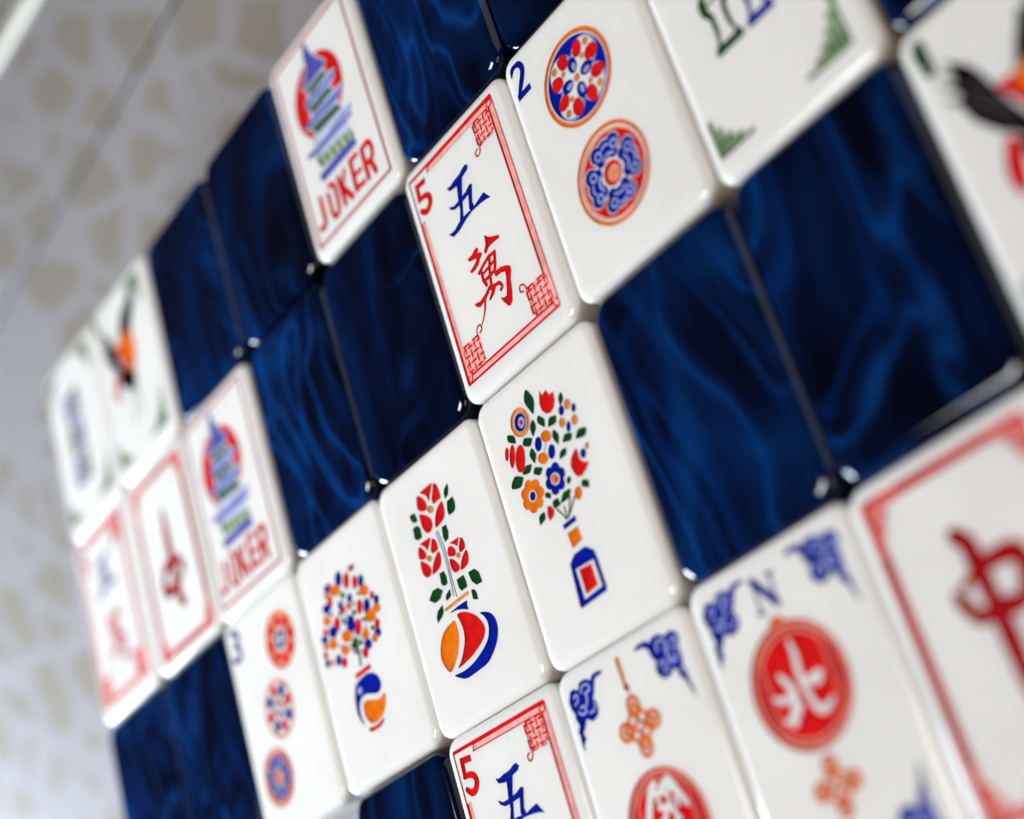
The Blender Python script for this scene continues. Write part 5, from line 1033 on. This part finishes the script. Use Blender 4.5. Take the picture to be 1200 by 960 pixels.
'six_bamboo': '''
bamboo_stick#1|v|-185,860 -200,895 -235,910 -425,910 -460,895 -475,860 -475,420 -460,385 -425,370 -235,370 -200,385 -185,420
bamboo_stick#1|W|-430,528 -230,528 -230,572 -430,572
bamboo_stick#1|W|-430,708 -230,708 -230,752 -430,752
bamboo_stick#1|W|-387,410 -387,870 -382,882 -370,888 -358,882 -352,870 -352,410 -358,398 -370,393 -382,398
bamboo_stick#2|g|175,860 160,895 125,910 -65,910 -100,895 -115,860 -115,420 -100,385 -65,370 125,370 160,385 175,420
bamboo_stick#2|W|-70,528 130,528 130,572 -70,572
bamboo_stick#2|W|-70,708 130,708 130,752 -70,752
bamboo_stick#2|W|-27,410 -27,870 -22,882 -10,888 2,882 8,870 8,410 2,398 -10,393 -22,398
bamboo_stick#3|g|-185,240 -200,275 -235,290 -425,290 -460,275 -475,240 -475,-200 -460,-235 -425,-250 -235,-250 -200,-235 -185,-200
bamboo_stick#3|W|-430,-92 -230,-92 -230,-48 -430,-48
bamboo_stick#3|W|-430,88 -230,88 -230,132 -430,132
bamboo_stick#3|W|-387,-210 -387,250 -382,262 -370,267 -358,262 -352,250 -352,-210 -358,-222 -370,-227 -382,-222
bamboo_stick#4|v|175,240 160,275 125,290 -65,290 -100,275 -115,240 -115,-200 -100,-235 -65,-250 125,-250 160,-235 175,-200
bamboo_stick#4|W|-70,-92 130,-92 130,-48 -70,-48
bamboo_stick#4|W|-70,88 130,88 130,132 -70,132
bamboo_stick#4|W|-27,-210 -27,250 -22,262 -10,267 2,262 8,250 8,-210 2,-222 -10,-227 -22,-222
bamboo_stick#5|v|-185,-380 -200,-345 -235,-330 -425,-330 -460,-345 -475,-380 -475,-820 -460,-855 -425,-870 -235,-870 -200,-855 -185,-820
bamboo_stick#5|W|-430,-712 -230,-712 -230,-668 -430,-668
bamboo_stick#5|W|-430,-532 -230,-532 -230,-488 -430,-488
bamboo_stick#5|W|-387,-830 -387,-370 -382,-358 -370,-353 -358,-358 -352,-370 -352,-830 -358,-842 -370,-848 -382,-842
bamboo_stick#6|g|175,-380 160,-345 125,-330 -65,-330 -100,-345 -115,-380 -115,-820 -100,-855 -65,-870 125,-870 160,-855 175,-820
bamboo_stick#6|W|-70,-712 130,-712 130,-668 -70,-668
bamboo_stick#6|W|-70,-532 130,-532 130,-488 -70,-488
bamboo_stick#6|W|-27,-830 -27,-370 -22,-358 -10,-353 2,-358 8,-370 8,-830 2,-842 -10,-848 -22,-842
corner_leaf#1|h|-998,1490 -460,1490 -460,1430 -590,1430 -590,1365 -710,1365 -710,1280 -810,1280 -810,1170 -895,1170 -895,1040 -970,1040 -970,880 -998,880
corner_leaf#1|G|-998,1473 -490,1473 -490,1447 -998,1447
corner_leaf#1|G|-998,1408 -620,1408 -620,1382 -998,1382
corner_leaf#1|G|-998,1343 -730,1343 -730,1317 -998,1317
corner_leaf#1|G|-997,1460 -997,910 -998,910 -998,1460
corner_leaf#1|G|-927,1460 -927,1060 -953,1060 -953,1460
corner_leaf#1|G|-857,1460 -857,1190 -883,1190 -883,1460
corner_leaf#1|G|-777,1460 -777,1300 -803,1300 -803,1460
corner_leaf#1|G|-677,1460 -677,1380 -703,1380 -703,1460
corner_leaf#2|h|840,1490 260,1490 260,1430 390,1430 390,1365 510,1365 510,1280 610,1280 610,1170 695,1170 695,1040 770,1040 770,880 840,880
corner_leaf#2|G|810,1447 290,1447 290,1473 810,1473
corner_leaf#2|G|810,1382 420,1382 420,1408 810,1408
corner_leaf#2|G|810,1317 530,1317 530,1343 810,1343
corner_leaf#2|G|823,1460 823,910 797,910 797,1460
corner_leaf#2|G|753,1460 753,1060 727,1060 727,1460
corner_leaf#2|G|683,1460 683,1190 657,1190 657,1460
corner_leaf#2|G|603,1460 603,1300 577,1300 577,1460
corner_leaf#2|G|503,1460 503,1380 477,1380 477,1460
corner_leaf#3|h|840,-1370 260,-1370 260,-1310 390,-1310 390,-1245 510,-1245 510,-1160 610,-1160 610,-1050 695,-1050 695,-920 770,-920 770,-760 840,-760
corner_leaf#3|G|810,-1353 290,-1353 290,-1327 810,-1327
corner_leaf#3|G|810,-1288 420,-1288 420,-1262 810,-1262
corner_leaf#3|G|810,-1223 530,-1223 530,-1197 810,-1197
corner_leaf#3|G|797,-1340 797,-790 823,-790 823,-1340
corner_leaf#3|G|727,-1340 727,-940 753,-940 753,-1340
corner_leaf#3|G|657,-1340 657,-1070 683,-1070 683,-1340
corner_leaf#3|G|577,-1340 577,-1180 603,-1180 603,-1340
corner_leaf#3|G|477,-1340 477,-1260 503,-1260 503,-1340
corner_leaf#4|h|-998,-1370 -480,-1370 -480,-1310 -610,-1310 -610,-1245 -730,-1245 -730,-1160 -830,-1160 -830,-1050 -915,-1050 -915,-920 -990,-920 -990,-760 -998,-760
corner_leaf#4|G|-998,-1327 -510,-1327 -510,-1353 -998,-1353
corner_leaf#4|G|-998,-1262 -640,-1262 -640,-1288 -998,-1288
corner_leaf#4|G|-998,-1197 -750,-1197 -750,-1223 -998,-1223
corner_leaf#4|G|-998,-1340 -998,-790 -998,-790 -998,-1340
corner_leaf#4|G|-973,-1340 -973,-940 -947,-940 -947,-1340
corner_leaf#4|G|-903,-1340 -903,-1070 -877,-1070 -877,-1340
corner_leaf#4|G|-823,-1340 -823,-1180 -797,-1180 -797,-1340
corner_leaf#4|G|-723,-1340 -723,-1260 -697,-1260 -697,-1340''',
'bird': '''
numeral|G|-848,1461 -843,1171 -859,1130 -899,1113 -940,1129 -957,1169 -962,1459 -946,1500 -906,1515 -865,1501
numeral|G|-998,1318 -982,1437 -931,1493 -907,1505 -882,1496 -870,1472 -879,1447 -918,1403 -941,1302 -956,1280 -983,1276 -998,1291
bird|K|-720,1090 -650,1050 -560,890 -460,670 -390,510 -310,310 -160,70 -220,-30 -400,150 -570,300 -730,520 -800,760 -730,800 -820,940 -720,940
bird|K|-240,590 -160,820 -50,990 20,1120 90,1060 120,1160 200,1120 100,960 220,1140 320,1240 520,1390 470,1220 520,1140 430,1060 420,940 340,900 300,740 260,620 120,580
bird|R|-450,660 -431,672 -391,669 -343,662 -300,660 -234,671 -160,690 -109,709 -51,734 7,755 60,760 106,746 149,718 187,681 220,640 249,594 274,541 292,483 300,420 297,347 284,266 264,187 240,120 212,64 179,15 141,-22 100,-40 52,-36 -1,-12 -54,22 -100,60 -136,102 -165,153 -192,206 -340,480 -374,532 -412,584 -441,629
bird|O|-260,620 -234,647 -188,661 -80,680 21,715 72,726 120,720 167,693 213,650 253,597 280,540 293,477 296,406 288,332 270,260 239,179 194,91 146,18 100,-20 58,-9 17,38 -94,216 -125,278 -209,460 -239,521 -259,577
bird|R|-147,588 73,208 74,196 68,187 56,186 47,192 -173,572 -174,584 -168,593 -156,594
bird|R|35,664 155,204 153,192 144,185 132,187 125,196 5,656 7,668 16,675 28,673
bird|R|-560,200 -534,210 -504,209 -478,199 -460,180 -454,151 -456,111 -479,-29 -506,-135 -520,-180 -549,-255 -564,-283 -580,-300 -598,-304 -617,-298 -635,-282 -650,-260 -662,-228 -672,-188 -678,-143 -680,-100 -676,-60 -667,-19 -654,21 -623,100 -604,141 -582,177
bird|K|-220,160 -178,140 -139,109 -100,73 -60,40 -11,11 43,-16 90,-46 120,-80 128,-123 120,-173 102,-221 80,-260 52,-291 16,-318 -23,-335 -60,-340 -95,-329 -129,-304 -360,-100 -422,-50 -446,-27 -460,0 -464,35 -459,75 -445,112 -420,140 -380,157 -328,166 -271,168
bird|K|-106,-299 -86,-602 -207,-886 -215,-893 -226,-893 -233,-885 -233,-874 -114,-598 -134,-301 -131,-291 -121,-286 -111,-289
bird|K|33,-296 135,-599 74,-863 67,-872 57,-874 48,-867 46,-857 105,-601 7,-304 7,-294 16,-287 26,-287
bird|K|-491,408 -615,638 -694,770 -733,821 -772,865 -895,984 -897,989 -896,995 -891,997 -885,996 -742,900 -692,861 -641,814 -589,755 -539,687 -389,472 -382,427 -408,389 -453,382
bird|K|-483,398 -615,551 -700,644 -740,685 -904,834 -907,839 -906,844 -901,847 -896,846 -701,734 -650,700 -599,661 -397,482 -380,440 -398,397 -440,380
bird|K|-495,417 -594,703 -626,789 -658,863 -692,921 -728,968 -806,1050 -845,1095 -847,1100 -845,1105 -840,1107 -835,1105 -789,1069 -697,999 -650,955 -602,897 -555,823 -511,737 -385,463 -385,417 -417,385 -463,385
bird|K|-498,426 -556,740 -577,835 -599,915 -626,977 -658,1025 -730,1109 -766,1155 -767,1160 -765,1166 -760,1167 -754,1165 -712,1126 -626,1053 -582,1005 -541,941 -503,859 -471,762 -382,454 -389,409 -426,382 -471,389
bird|K|111,725 280,1033 335,1127 388,1205 434,1264 475,1307 584,1405 590,1407 595,1406 597,1400 596,1395 504,1282 472,1236 438,1175 209,675 177,648 135,651 108,683
bird|K|116,733 301,962 360,1032 417,1091 466,1138 509,1174 625,1265 630,1267 635,1265 637,1260 635,1255 503,1103 465,1051 204,667 168,646 127,656 106,692
bird|K|108,719 247,1062 293,1167 339,1253 379,1317 415,1363 481,1429 514,1465 519,1467 525,1466 527,1461 526,1455 498,1414 445,1341 418,1294 389,1229 359,1140 212,681 183,650 141,648 110,677
bird|K|123,741 346,923 595,1106 600,1107 606,1105 607,1100 605,1094 400,862 197,659 157,645 119,663 105,703
bird|a|-405,316 -725,736 -726,741 -724,745 -719,746 -715,744 -395,324 -394,319 -396,315 -401,314
bird|a|-365,417 -665,857 -666,861 -663,865 -659,866 -655,863 -355,423 -354,419 -357,415 -361,414
bird|a|135,743 335,1043 339,1046 343,1045 346,1041 345,1037 145,737 141,734 137,735 134,739
bird|a|215,703 395,1003 399,1006 403,1005 406,1001 405,997 225,697 221,694 217,695 214,699
bird|o|-245,659 -65,709 -50,707 -41,695 -43,680 -55,671 -235,621 -250,623 -259,635 -257,650
corner_leaf#1|h|840,1490 260,1490 260,1430 390,1430 390,1365 510,1365 510,1280 610,1280 610,1170 695,1170 695,1040 770,1040 770,880 840,880
corner_leaf#1|G|810,1447 290,1447 290,1473 810,1473
corner_leaf#1|G|810,1382 420,1382 420,1408 810,1408
corner_leaf#1|G|810,1317 530,1317 530,1343 810,1343
corner_leaf#1|G|823,1460 823,910 797,910 797,1460
corner_leaf#1|G|753,1460 753,1060 727,1060 727,1460
corner_leaf#1|G|683,1460 683,1190 657,1190 657,1460
corner_leaf#1|G|603,1460 603,1300 577,1300 577,1460
corner_leaf#1|G|503,1460 503,1380 477,1380 477,1460
corner_leaf#2|h|840,-1370 260,-1370 260,-1310 390,-1310 390,-1245 510,-1245 510,-1160 610,-1160 610,-1050 695,-1050 695,-920 770,-920 770,-760 840,-760
corner_leaf#2|G|810,-1353 290,-1353 290,-1327 810,-1327
corner_leaf#2|G|810,-1288 420,-1288 420,-1262 810,-1262
corner_leaf#2|G|810,-1223 530,-1223 530,-1197 810,-1197
corner_leaf#2|G|797,-1340 797,-790 823,-790 823,-1340
corner_leaf#2|G|727,-1340 727,-940 753,-940 753,-1340
corner_leaf#2|G|657,-1340 657,-1070 683,-1070 683,-1340
corner_leaf#2|G|577,-1340 577,-1180 603,-1180 603,-1340
corner_leaf#2|G|477,-1340 477,-1260 503,-1260 503,-1340
corner_leaf#3|h|-998,-1370 -480,-1370 -480,-1310 -610,-1310 -610,-1245 -730,-1245 -730,-1160 -830,-1160 -830,-1050 -915,-1050 -915,-920 -990,-920 -990,-760 -998,-760
corner_leaf#3|G|-998,-1327 -510,-1327 -510,-1353 -998,-1353
corner_leaf#3|G|-998,-1262 -640,-1262 -640,-1288 -998,-1288
corner_leaf#3|G|-998,-1197 -750,-1197 -750,-1223 -998,-1223
corner_leaf#3|G|-998,-1340 -998,-790 -998,-790 -998,-1340
corner_leaf#3|G|-973,-1340 -973,-940 -947,-940 -947,-1340
corner_leaf#3|G|-903,-1340 -903,-1070 -877,-1070 -877,-1340
corner_leaf#3|G|-823,-1340 -823,-1180 -797,-1180 -797,-1340
corner_leaf#3|G|-723,-1340 -723,-1260 -697,-1260 -697,-1340'''}

# ------------------------------------------------------------------ tile geometry (mm, centred on the tile, z up from its base)
W, H = 22.52, 33.14
RC, BX, BZ = 2.15, 1.28, 0.85    # plan corner radius, width and height of the rounded edge: face side
BACK_EDGE = (3.1, 1.7, 1.3)     # the same for the softer blue back
SPLIT = 5.6                     # thickness of the blue layer
DEPTH = 0.16                    # depth of the engraving

def outline(inset, n=7):
    hw, hh, r = W / 2 - inset, H / 2 - inset, max(RC - inset, 0.3)
    pts = []
    for cx, cy, a0 in ((hw - r, hh - r, 0), (-hw + r, hh - r, 90), (-hw + r, -hh + r, 180), (hw - r, -hh + r, 270)):
        for i in range(n + 1):
            a = math.radians(a0 + 90 * i / n)
            pts.append((cx + r * math.cos(a), cy + r * math.sin(a)))
    return pts
STEPS = 8
FLAT = BX + 0.02
def set_edge(r, x, z):
    global RC, BX, BZ, FLAT
    RC, BX, BZ, FLAT = r, x, z, x + 0.02

def new_mesh(name, verts, faces, mats, idx=None, smooth=True):
    me = bpy.data.meshes.new(name)
    me.from_pydata([(x * MM, y * MM, z * MM) for x, y, z in verts], [], faces)
    for m in mats: me.materials.append(m)
    if idx: me.polygons.foreach_set('material_index', idx)
    me.polygons.foreach_set('use_smooth', [smooth] * len(me.polygons))
    me.update()
    return me

def shell(z_seam, z_top, up=True, cap_top=True, cap_seam=True):
    """Side wall, rounded edge and (optionally) flat cap of one layer of a tile; up=False turns it upside down."""
    rings = [(0.0, z_seam)]
    s = 1 if up else -1
    for i in range(STEPS + 1):
        a = math.pi / 2 * i / STEPS
        rings.append((BX * (1 - math.cos(a)), z_top - s * BZ * (1 - math.sin(a))))
    rings.append((FLAT, z_top))
    verts, faces = [], []
    n = len(outline(0))
    for ins, z in rings:
        verts += [(x, y, z) for x, y in outline(ins)]
    for k in range(len(rings) - 1):
        for i in range(n):
            j = (i + 1) % n
            f = (k * n + i, k * n + j, (k + 1) * n + j, (k + 1) * n + i)
            faces.append(f if up else f[::-1])
    if cap_top:
        f = tuple(range((len(rings) - 1) * n, len(rings) * n)); faces.append(f if up else f[::-1])
    if cap_seam:
        f = tuple(range(n)); faces.append(f[::-1] if up else f)
    return verts, faces, n, len(rings)

def parse(txt):
    out = []
    for line in txt.strip().split("\n"):
        part, c, p = line.split("|")
        if p[0] == 'e':
            cx, cy, rx, ry, rot, n = [int(t) for t in p[2:].split()]
            a = math.radians(rot); q = []
            for i in range(n):
                t = 2 * math.pi * i / n
                u, v = rx * math.cos(t), ry * math.sin(t)
                q.append(((cx + u * math.cos(a) - v * math.sin(a)) / 100, (cy + u * math.sin(a) + v * math.cos(a)) / 100))
        else:
            q = [tuple(int(t) / 100 for t in s.split(",")) for s in p.split()]
        q = [(max(-9.85, min(9.85, x)), max(-15.1, min(15.1, y))) for x, y in q]
        d = []
        for t in q:
            if not d or (abs(t[0] - d[-1][0]) + abs(t[1] - d[-1][1])) > 0.004: d.append(t)
        if len(d) > 3 and (abs(d[0][0] - d[-1][0]) + abs(d[0][1] - d[-1][1])) < 0.004: d.pop()
        area2 = sum(d[i][0] * d[(i + 1) % len(d)][1] - d[(i + 1) % len(d)][0] * d[i][1] for i in range(len(d)))
        if abs(area2) < 1e-4 or len(d) < 3: continue
        if area2 < 0: d = d[::-1]
        out.append((part, c, d))
    return out

def inside(p, poly):
    x, y = p; r = False; j = len(poly) - 1
    for i in range(len(poly)):
        xi, yi = poly[i]; xj, yj = poly[j]
        if (yi > y) != (yj > y) and x < (xj - xi) * (y - yi) / (yj - yi) + xi: r = not r
        j = i
    return r

def engrave(name, polys):
    """Cut the drawing into a tile's face.  Returns the white face mesh and {part: mesh} of the paint lying in the cuts."""
    verts, faces, n, nr = shell(SPLIT, TOP, cap_top=False)
    rim = outline(FLAT)
    vc = [Vector(p) for p in rim]; fc = [list(range(n))]
    for part, c, p in polys:
        b = len(vc); vc += [Vector(t) for t in p]; fc.append(list(range(b, b + len(p))))
    ov, oe, of, _a, _b, oid = delaunay_2d_cdt(vc, [], fc, 1, 1e-5)
    box = [(min(t[0] for t in p), max(t[0] for t in p), min(t[1] for t in p), max(t[1] for t in p)) for _, _, p in polys]
    owner = []
    for f in of:
        cx = sum(ov[i].x for i in f) / len(f); cy = sum(ov[i].y for i in f) / len(f)
        o = -1
        for k in range(len(polys) - 1, -1, -1):
            b = box[k]
            if b[0] <= cx <= b[1] and b[2] <= cy <= b[3] and inside((cx, cy), polys[k][2]):
                o = k; break
        if o >= 0 and polys[o][1] == 'W': o = -1
        owner.append(o)
    # white: triangles at the top plane
    remap = {}
    base = (nr - 1) * n
    rimkey = {(round(x, 4), round(y, 4)): base + i for i, (x, y) in enumerate(rim)}
    def wv(i):
        if i not in remap:
            k = rimkey.get((round(ov[i].x, 4), round(ov[i].y, 4)))
            if k is None:
                verts.append((ov[i].x, ov[i].y, TOP)); k = len(verts) - 1
            remap[i] = k
        return remap[i]
    edge_of = {}
    for fi, f in enumerate(of):
        if owner[fi] < 0: faces.append(tuple(wv(i) for i in f))
        for a, b in zip(f, f[1:] + f[:1]): edge_of[(a, b)] = fi
    white = new_mesh(name + "_face", verts, faces, [WHITE])
    parts = {}
    for fi, f in enumerate(of):
        if owner[fi] >= 0: parts.setdefault(polys[owner[fi]][0], []).append(fi)
    res = {}
    for part, fl in parts.items():
        v, fcs, ix, mp, mats = [], [], [], {}, []
        def pv(i, z):
            if (i, z) not in mp:
                v.append((ov[i].x, ov[i].y, z)); mp[(i, z)] = len(v) - 1
            return mp[(i, z)]
        lo = TOP - DEPTH
        for fi in fl:
            c = polys[owner[fi]][1]
            if c not in mats: mats.append(c)
            mi = mats.index(c)
            f = of[fi]
            fcs.append(tuple(pv(i, lo) for i in f)); ix.append(mi)
            for a, b in zip(f, f[1:] + f[:1]):
                nb = edge_of.get((b, a))
                if nb is None or owner[nb] < 0:
                    fcs.append((pv(b, lo), pv(a, lo), pv(a, TOP), pv(b, TOP))); ix.append(mi)
        res[part] = new_mesh(name + "_" + part.split("#")[0], v, fcs, [INK[c] for c in mats], ix, smooth=False)
    return white, res

# ------------------------------------------------------------------ things
def link(name, me, parent=None):
    o = bpy.data.objects.new(name, me); COL.objects.link(o)
    if parent: o.parent = parent
    return o
def tag(o, **k):
    for a, b in k.items(): o[a] = b

_v, _f, _, _ = shell(SPLIT, 0.0, up=False)
ME_BACK_DOWN = new_mesh("back_layer_down", _v, _f, [BLUE])
_edge = (RC, BX, BZ)
set_edge(*BACK_EDGE)
_v, _f, _, _ = shell(TOP - SPLIT, TOP)
ME_BACK_UP = new_mesh("back_layer_up", _v, _f, [BLUE])
_v, _f, _, _ = shell(TOP - SPLIT, 0.0, up=False)
ME_FACE_DOWN = new_mesh("face_layer_down", _v, _f, [WHITE])
set_edge(*_edge)

def empty(col, row, place):
    dx, dy, rz = place
    e = bpy.data.objects.new("mahjong_tile", None)
    e.empty_display_size = 0.01
    COL.objects.link(e)
    e.location = ((22.6 * (col + 0.5) + dx) * MM, (-33.292 * (row + 0.5) + dy) * MM, 0.00006)
    rnd = random.Random(col * 31 + row * 7 + 5)      # hand-laid: each sits a hair differently on the printed cover
    e.rotation_euler = (math.radians(rnd.uniform(-0.3, 0.3)), math.radians(rnd.uniform(-0.3, 0.3)), rz + math.radians(rnd.uniform(-0.12, 0.12)))
    return e

CACHE = {}
def face_up(design, col, row, place, label):
    if design not in CACHE:
        CACHE[design] = engrave(design, parse(DESIGNS[design]))
    white, ink_parts = CACHE[design]
    e = empty(col, row, place)
    tag(e, label=label, category="mahjong tile", group="face-up mahjong tiles laid edge to edge")
    link("face_layer", white, e)
    link("back_layer", ME_BACK_DOWN, e)
    for part, me in ink_parts.items():
        link(part.split("#")[0], me, e)
    return e

def face_down(col, row, place, label):
    e = empty(col, row, place)
    tag(e, label=label, category="mahjong tile", group="face-down blue mahjong tiles laid edge to edge")
    link("back_layer", ME_BACK_UP, e)
    link("face_layer", ME_FACE_DOWN, e)
    return e

UP = [
 ("six_bamboo", 0, 0, (0.1, 0.0, 0.0), "blurred white tile of blue and green bamboo sticks, beside the small bird tile"),
 ("bird", 1, 0, (0.1, 0.0, 0.0), "small blurred white tile with an orange and black bird, left of a blue tile"),
 ("joker", 4, 0, (0.95, 0.2, 0.0), "clear white JOKER tile with pagoda on red sun, at the back edge of the block"),
 ("five_character", 0, 1, (-0.2, 0.0, 0.0), "most blurred red-bordered tile with blue and red characters, at the left end"),
 ("red_dragon", 1, 1, (-0.2, 0.0, math.pi), "small blurred white tile with one red character, left of the blurred JOKER tile"),
 ("joker", 2, 1, (-0.25, -0.12, -0.001), "blurred white JOKER tile with pagoda, above the three dots tile"),
 ("five_character", 5, 1, (-0.38, -0.017, -0.002), "sharp white tile with red border, 5 and complete blue and red characters"),
 ("two_dot", 6, 1, (-0.4, 0.113, 0.0), "white tile with blue 2 and two ornate round medallions in orange rings"),
 ("two_bamboo", 7, 1, (-0.071, -0.224, 0.005), "white tile at the top edge with outlined green and blue bamboo sticks"),
 ("three_dot", 2, 2, (-0.404, -0.014, -0.003), "blurred white tile with three round dots in a diagonal line, below the blurred JOKER tile"),
 ("round_vase", 3, 2, (-0.193, 0.0, 0.003), "white tile with a dotted bouquet in a swirled blue and orange round vase"),
 ("striped_vase", 4, 2, (-0.32, -0.036, 0.001), "white tile with red tulips in an orange, red and blue striped vase"),
 ("square_bottle", 5, 2, (0.02, -0.18, -0.002), "white tile with a mixed flower bouquet in a square blue bottle with red panel"),
 ("bird", 8, 2, (0.0, 0.1, 0.0), "large white tile with green 1 and black-winged red bird, cut off at right edge"),
 ("five_character", 4, 3, (0.1, -0.054, -0.003), "white tile with red border and 5, cut off by the bottom edge"),
 ("tassel_wind", 5, 3, (-0.1, -0.2, -0.001), "white tile with blue corner clouds, orange knot and tassel above a cut-off red medallion"),
 ("north_wind", 6, 3, (-0.1, 0.36, 0.0), "white tile with blue letter N and full red medallion above an orange knot"),
 ("red_dragon", 7, 3, (-0.33, 0.3, 0.0), "large white tile with dark red character and frame, cut off at lower right corner"),
]
DOWN = [
 (2, 0, (0.19, -0.139, 0.005), "face-down blue tile touching the right side of the small blurred bird tile"),
 (3, 0, (0.45, 0.2, 0.008), "face-down blue tile touching the left side of the clear JOKER tile"),
 (5, 0, (0.95, 0.2, 0.0), "face-down blue tile right of the clear JOKER tile, above the sharp 5 tile"),
 (6, 0, (0.85, 0.1, 0.002), "face-down blue tile above the blue 2 tile, only its corner in view"),
 (3, 1, (0.12, -0.051, -0.001), "face-down blue tile touching the right side of the blurred JOKER tile"),
 (4, 1, (-0.12, -0.047, -0.006), "face-down blue tile between the clear JOKER tile and the tulip tile"),
 (8, 1, (0.0, 0.0, 0.0), "sliver of face-down blue tile at the top edge, above the large bird tile"),
 (0, 2, (-0.3, 0.0, 0.0), "blurred face-down blue tile at the outer left end, below the most blurred 5 tile"),
 (1, 2, (-0.3, 0.0, 0.0), "blurred face-down blue tile touching the left side of the three dots tile"),
 (6, 2, (0.077, 0.22, -0.004), "face-down blue tile touching the right side of the flower bouquet bottle tile"),
 (7, 2, (0.0, 0.176, -0.002), "large face-down blue tile touching the left side of the large near bird tile"),
 (3, 3, (-0.1, 0.0, 0.0), "face-down blue tile at the bottom edge, left of the cut-off 5 tile"),
]
for d, c, r, p, l in UP: face_up(d, c, r, p, l)
for c, r, p, l in DOWN: face_down(c, r, p, l)

# ------------------------------------------------------------------ the table they lie on
def cloth():
    m, nt, p = mat("mottled printed table covering")
    t = nt.nodes.new('ShaderNodeTexCoord')
    mp = nt.nodes.new('ShaderNodeMapping'); mp.vector_type = 'TEXTURE'
    mp.inputs['Rotation'].default_value = (0, 0, math.radians(-40)); mp.inputs['Scale'].default_value = (1.75, 0.85, 1)
    nt.links.new(t.outputs['Object'], mp.inputs['Vector'])
    dn = nt.nodes.new('ShaderNodeTexNoise'); dn.inputs['Scale'].default_value = 70; dn.inputs['Detail'].default_value = 2
    nt.links.new(t.outputs['Object'], dn.inputs['Vector'])
    a = nt.nodes.new('ShaderNodeMixRGB'); a.blend_type = 'LINEAR_LIGHT'; a.inputs[0].default_value = 0.002
    nt.links.new(mp.outputs['Vector'], a.inputs[1]); nt.links.new(dn.outputs['Color'], a.inputs[2])
    v = nt.nodes.new('ShaderNodeTexVoronoi'); v.feature = 'DISTANCE_TO_EDGE'
    v.inputs['Scale'].default_value = 68; v.inputs['Randomness'].default_value = 0.75
    nt.links.new(a.outputs[0], v.inputs['Vector'])
    c2 = ramp(nt, v.outputs['Distance'], [(0.09, (0.305, 0.294, 0.310)), (0.15, (0.255, 0.229, 0.200))])
    fine = noise(nt, t.outputs['Object'], 420, 4)
    mix = nt.nodes.new('ShaderNodeMixRGB'); mix.blend_type = 'MULTIPLY'; mix.inputs[0].default_value = 0.5
    nt.links.new(c2, mix.inputs[1])
    nt.links.new(ramp(nt, fine, [(0.3, (0.82, 0.82, 0.82)), (0.7, (1, 1, 1))]), mix.inputs[2])
    nt.links.new(mix.outputs[0], p.inputs['Base Color'])
    p.inputs['Roughness'].default_value = 0.62
    p.inputs['Specular IOR Level'].default_value = 0.25
    bump(nt, p, noise(nt, t.outputs['Object'], 900, 3), 0.25, 0.0003)
    return m
CLOTH = cloth()
def slab(name, pts, z0, z1, m, bev, side=None):
    bm = bmesh.new()
    vs = [bm.verts.new((x * MM, y * MM, z0 * MM)) for x, y in pts]
    f = bm.faces.new(vs)
    r = bmesh.ops.extrude_face_region(bm, geom=[f])
    for e in r['geom']:
        if isinstance(e, bmesh.types.BMVert): e.co.z = z1 * MM
    bmesh.ops.recalc_face_normals(bm, faces=bm.faces)
    if bev:
        ed = [e for e in bm.edges if all(abs(v.co.z - z1 * MM) < 1e-7 for v in e.verts)]
        bmesh.ops.bevel(bm, geom=ed, offset=bev * MM, segments=4, affect='EDGES', profile=0.5)
    me = bpy.data.meshes.new(name); bm.to_mesh(me); bm.free()
    me.materials.append(m)
    if side:
        me.materials.append(side)
        for p in me.polygons:
            if abs(p.normal.z) < 0.3: p.material_index = 1
    o = link(name, me)
    return o
def seam_y(x): return 49.2 + 0.0721 * x
X0, X1 = -900.0, 900.0
GAP = 0.75
mw, ntw, pw = mat("dark wood under the joint")
ntw.links.new(ramp(ntw, noise(ntw, coords(ntw), 60, 3), [(0.3, (0.02, 0.018, 0.016)), (0.7, (0.04, 0.035, 0.03))]), pw.inputs['Base Color'])
front = slab("tabletop", [(X0, -900), (X1, -900), (X1, seam_y(X1) - GAP), (X0, seam_y(X0) - GAP)], -18.0, 0.0, CLOTH, 0.25, mw)
back = slab("tabletop", [(X0, seam_y(X0) + GAP), (X1, seam_y(X1) + GAP), (X1, 1100), (X0, 1100)], -18.0, 0.0, CLOTH, 0.25, mw)
for o in (front, back): tag(o, kind="structure")
tag(slab("floor", [(X0, -900), (X1, -900), (X1, 1100), (X0, 1100)], -30.0, -18.5, mw, 0), kind="structure")
ms, nts, ps = mat("cream enamel strip")
nts.links.new(ramp(nts, noise(nts, coords(nts), 120, 3), [(0.3, (0.66, 0.63, 0.52)), (0.7, (0.76, 0.73, 0.63))]), ps.inputs['Base Color'])
ps.inputs['Roughness'].default_value = 0.35
def strip_y(x): return 96.4 - 0.066 * (x + 1)
st = slab("trim_strip", [(-500, strip_y(-500)), (300, strip_y(300)), (300, strip_y(300) + 4.6), (-500, strip_y(-500) + 4.6)], 0.0, 1.4, ms, 0.6)
tag(st, label="narrow cream trim strip crossing the mottled table at the top left corner", category="trim strip")
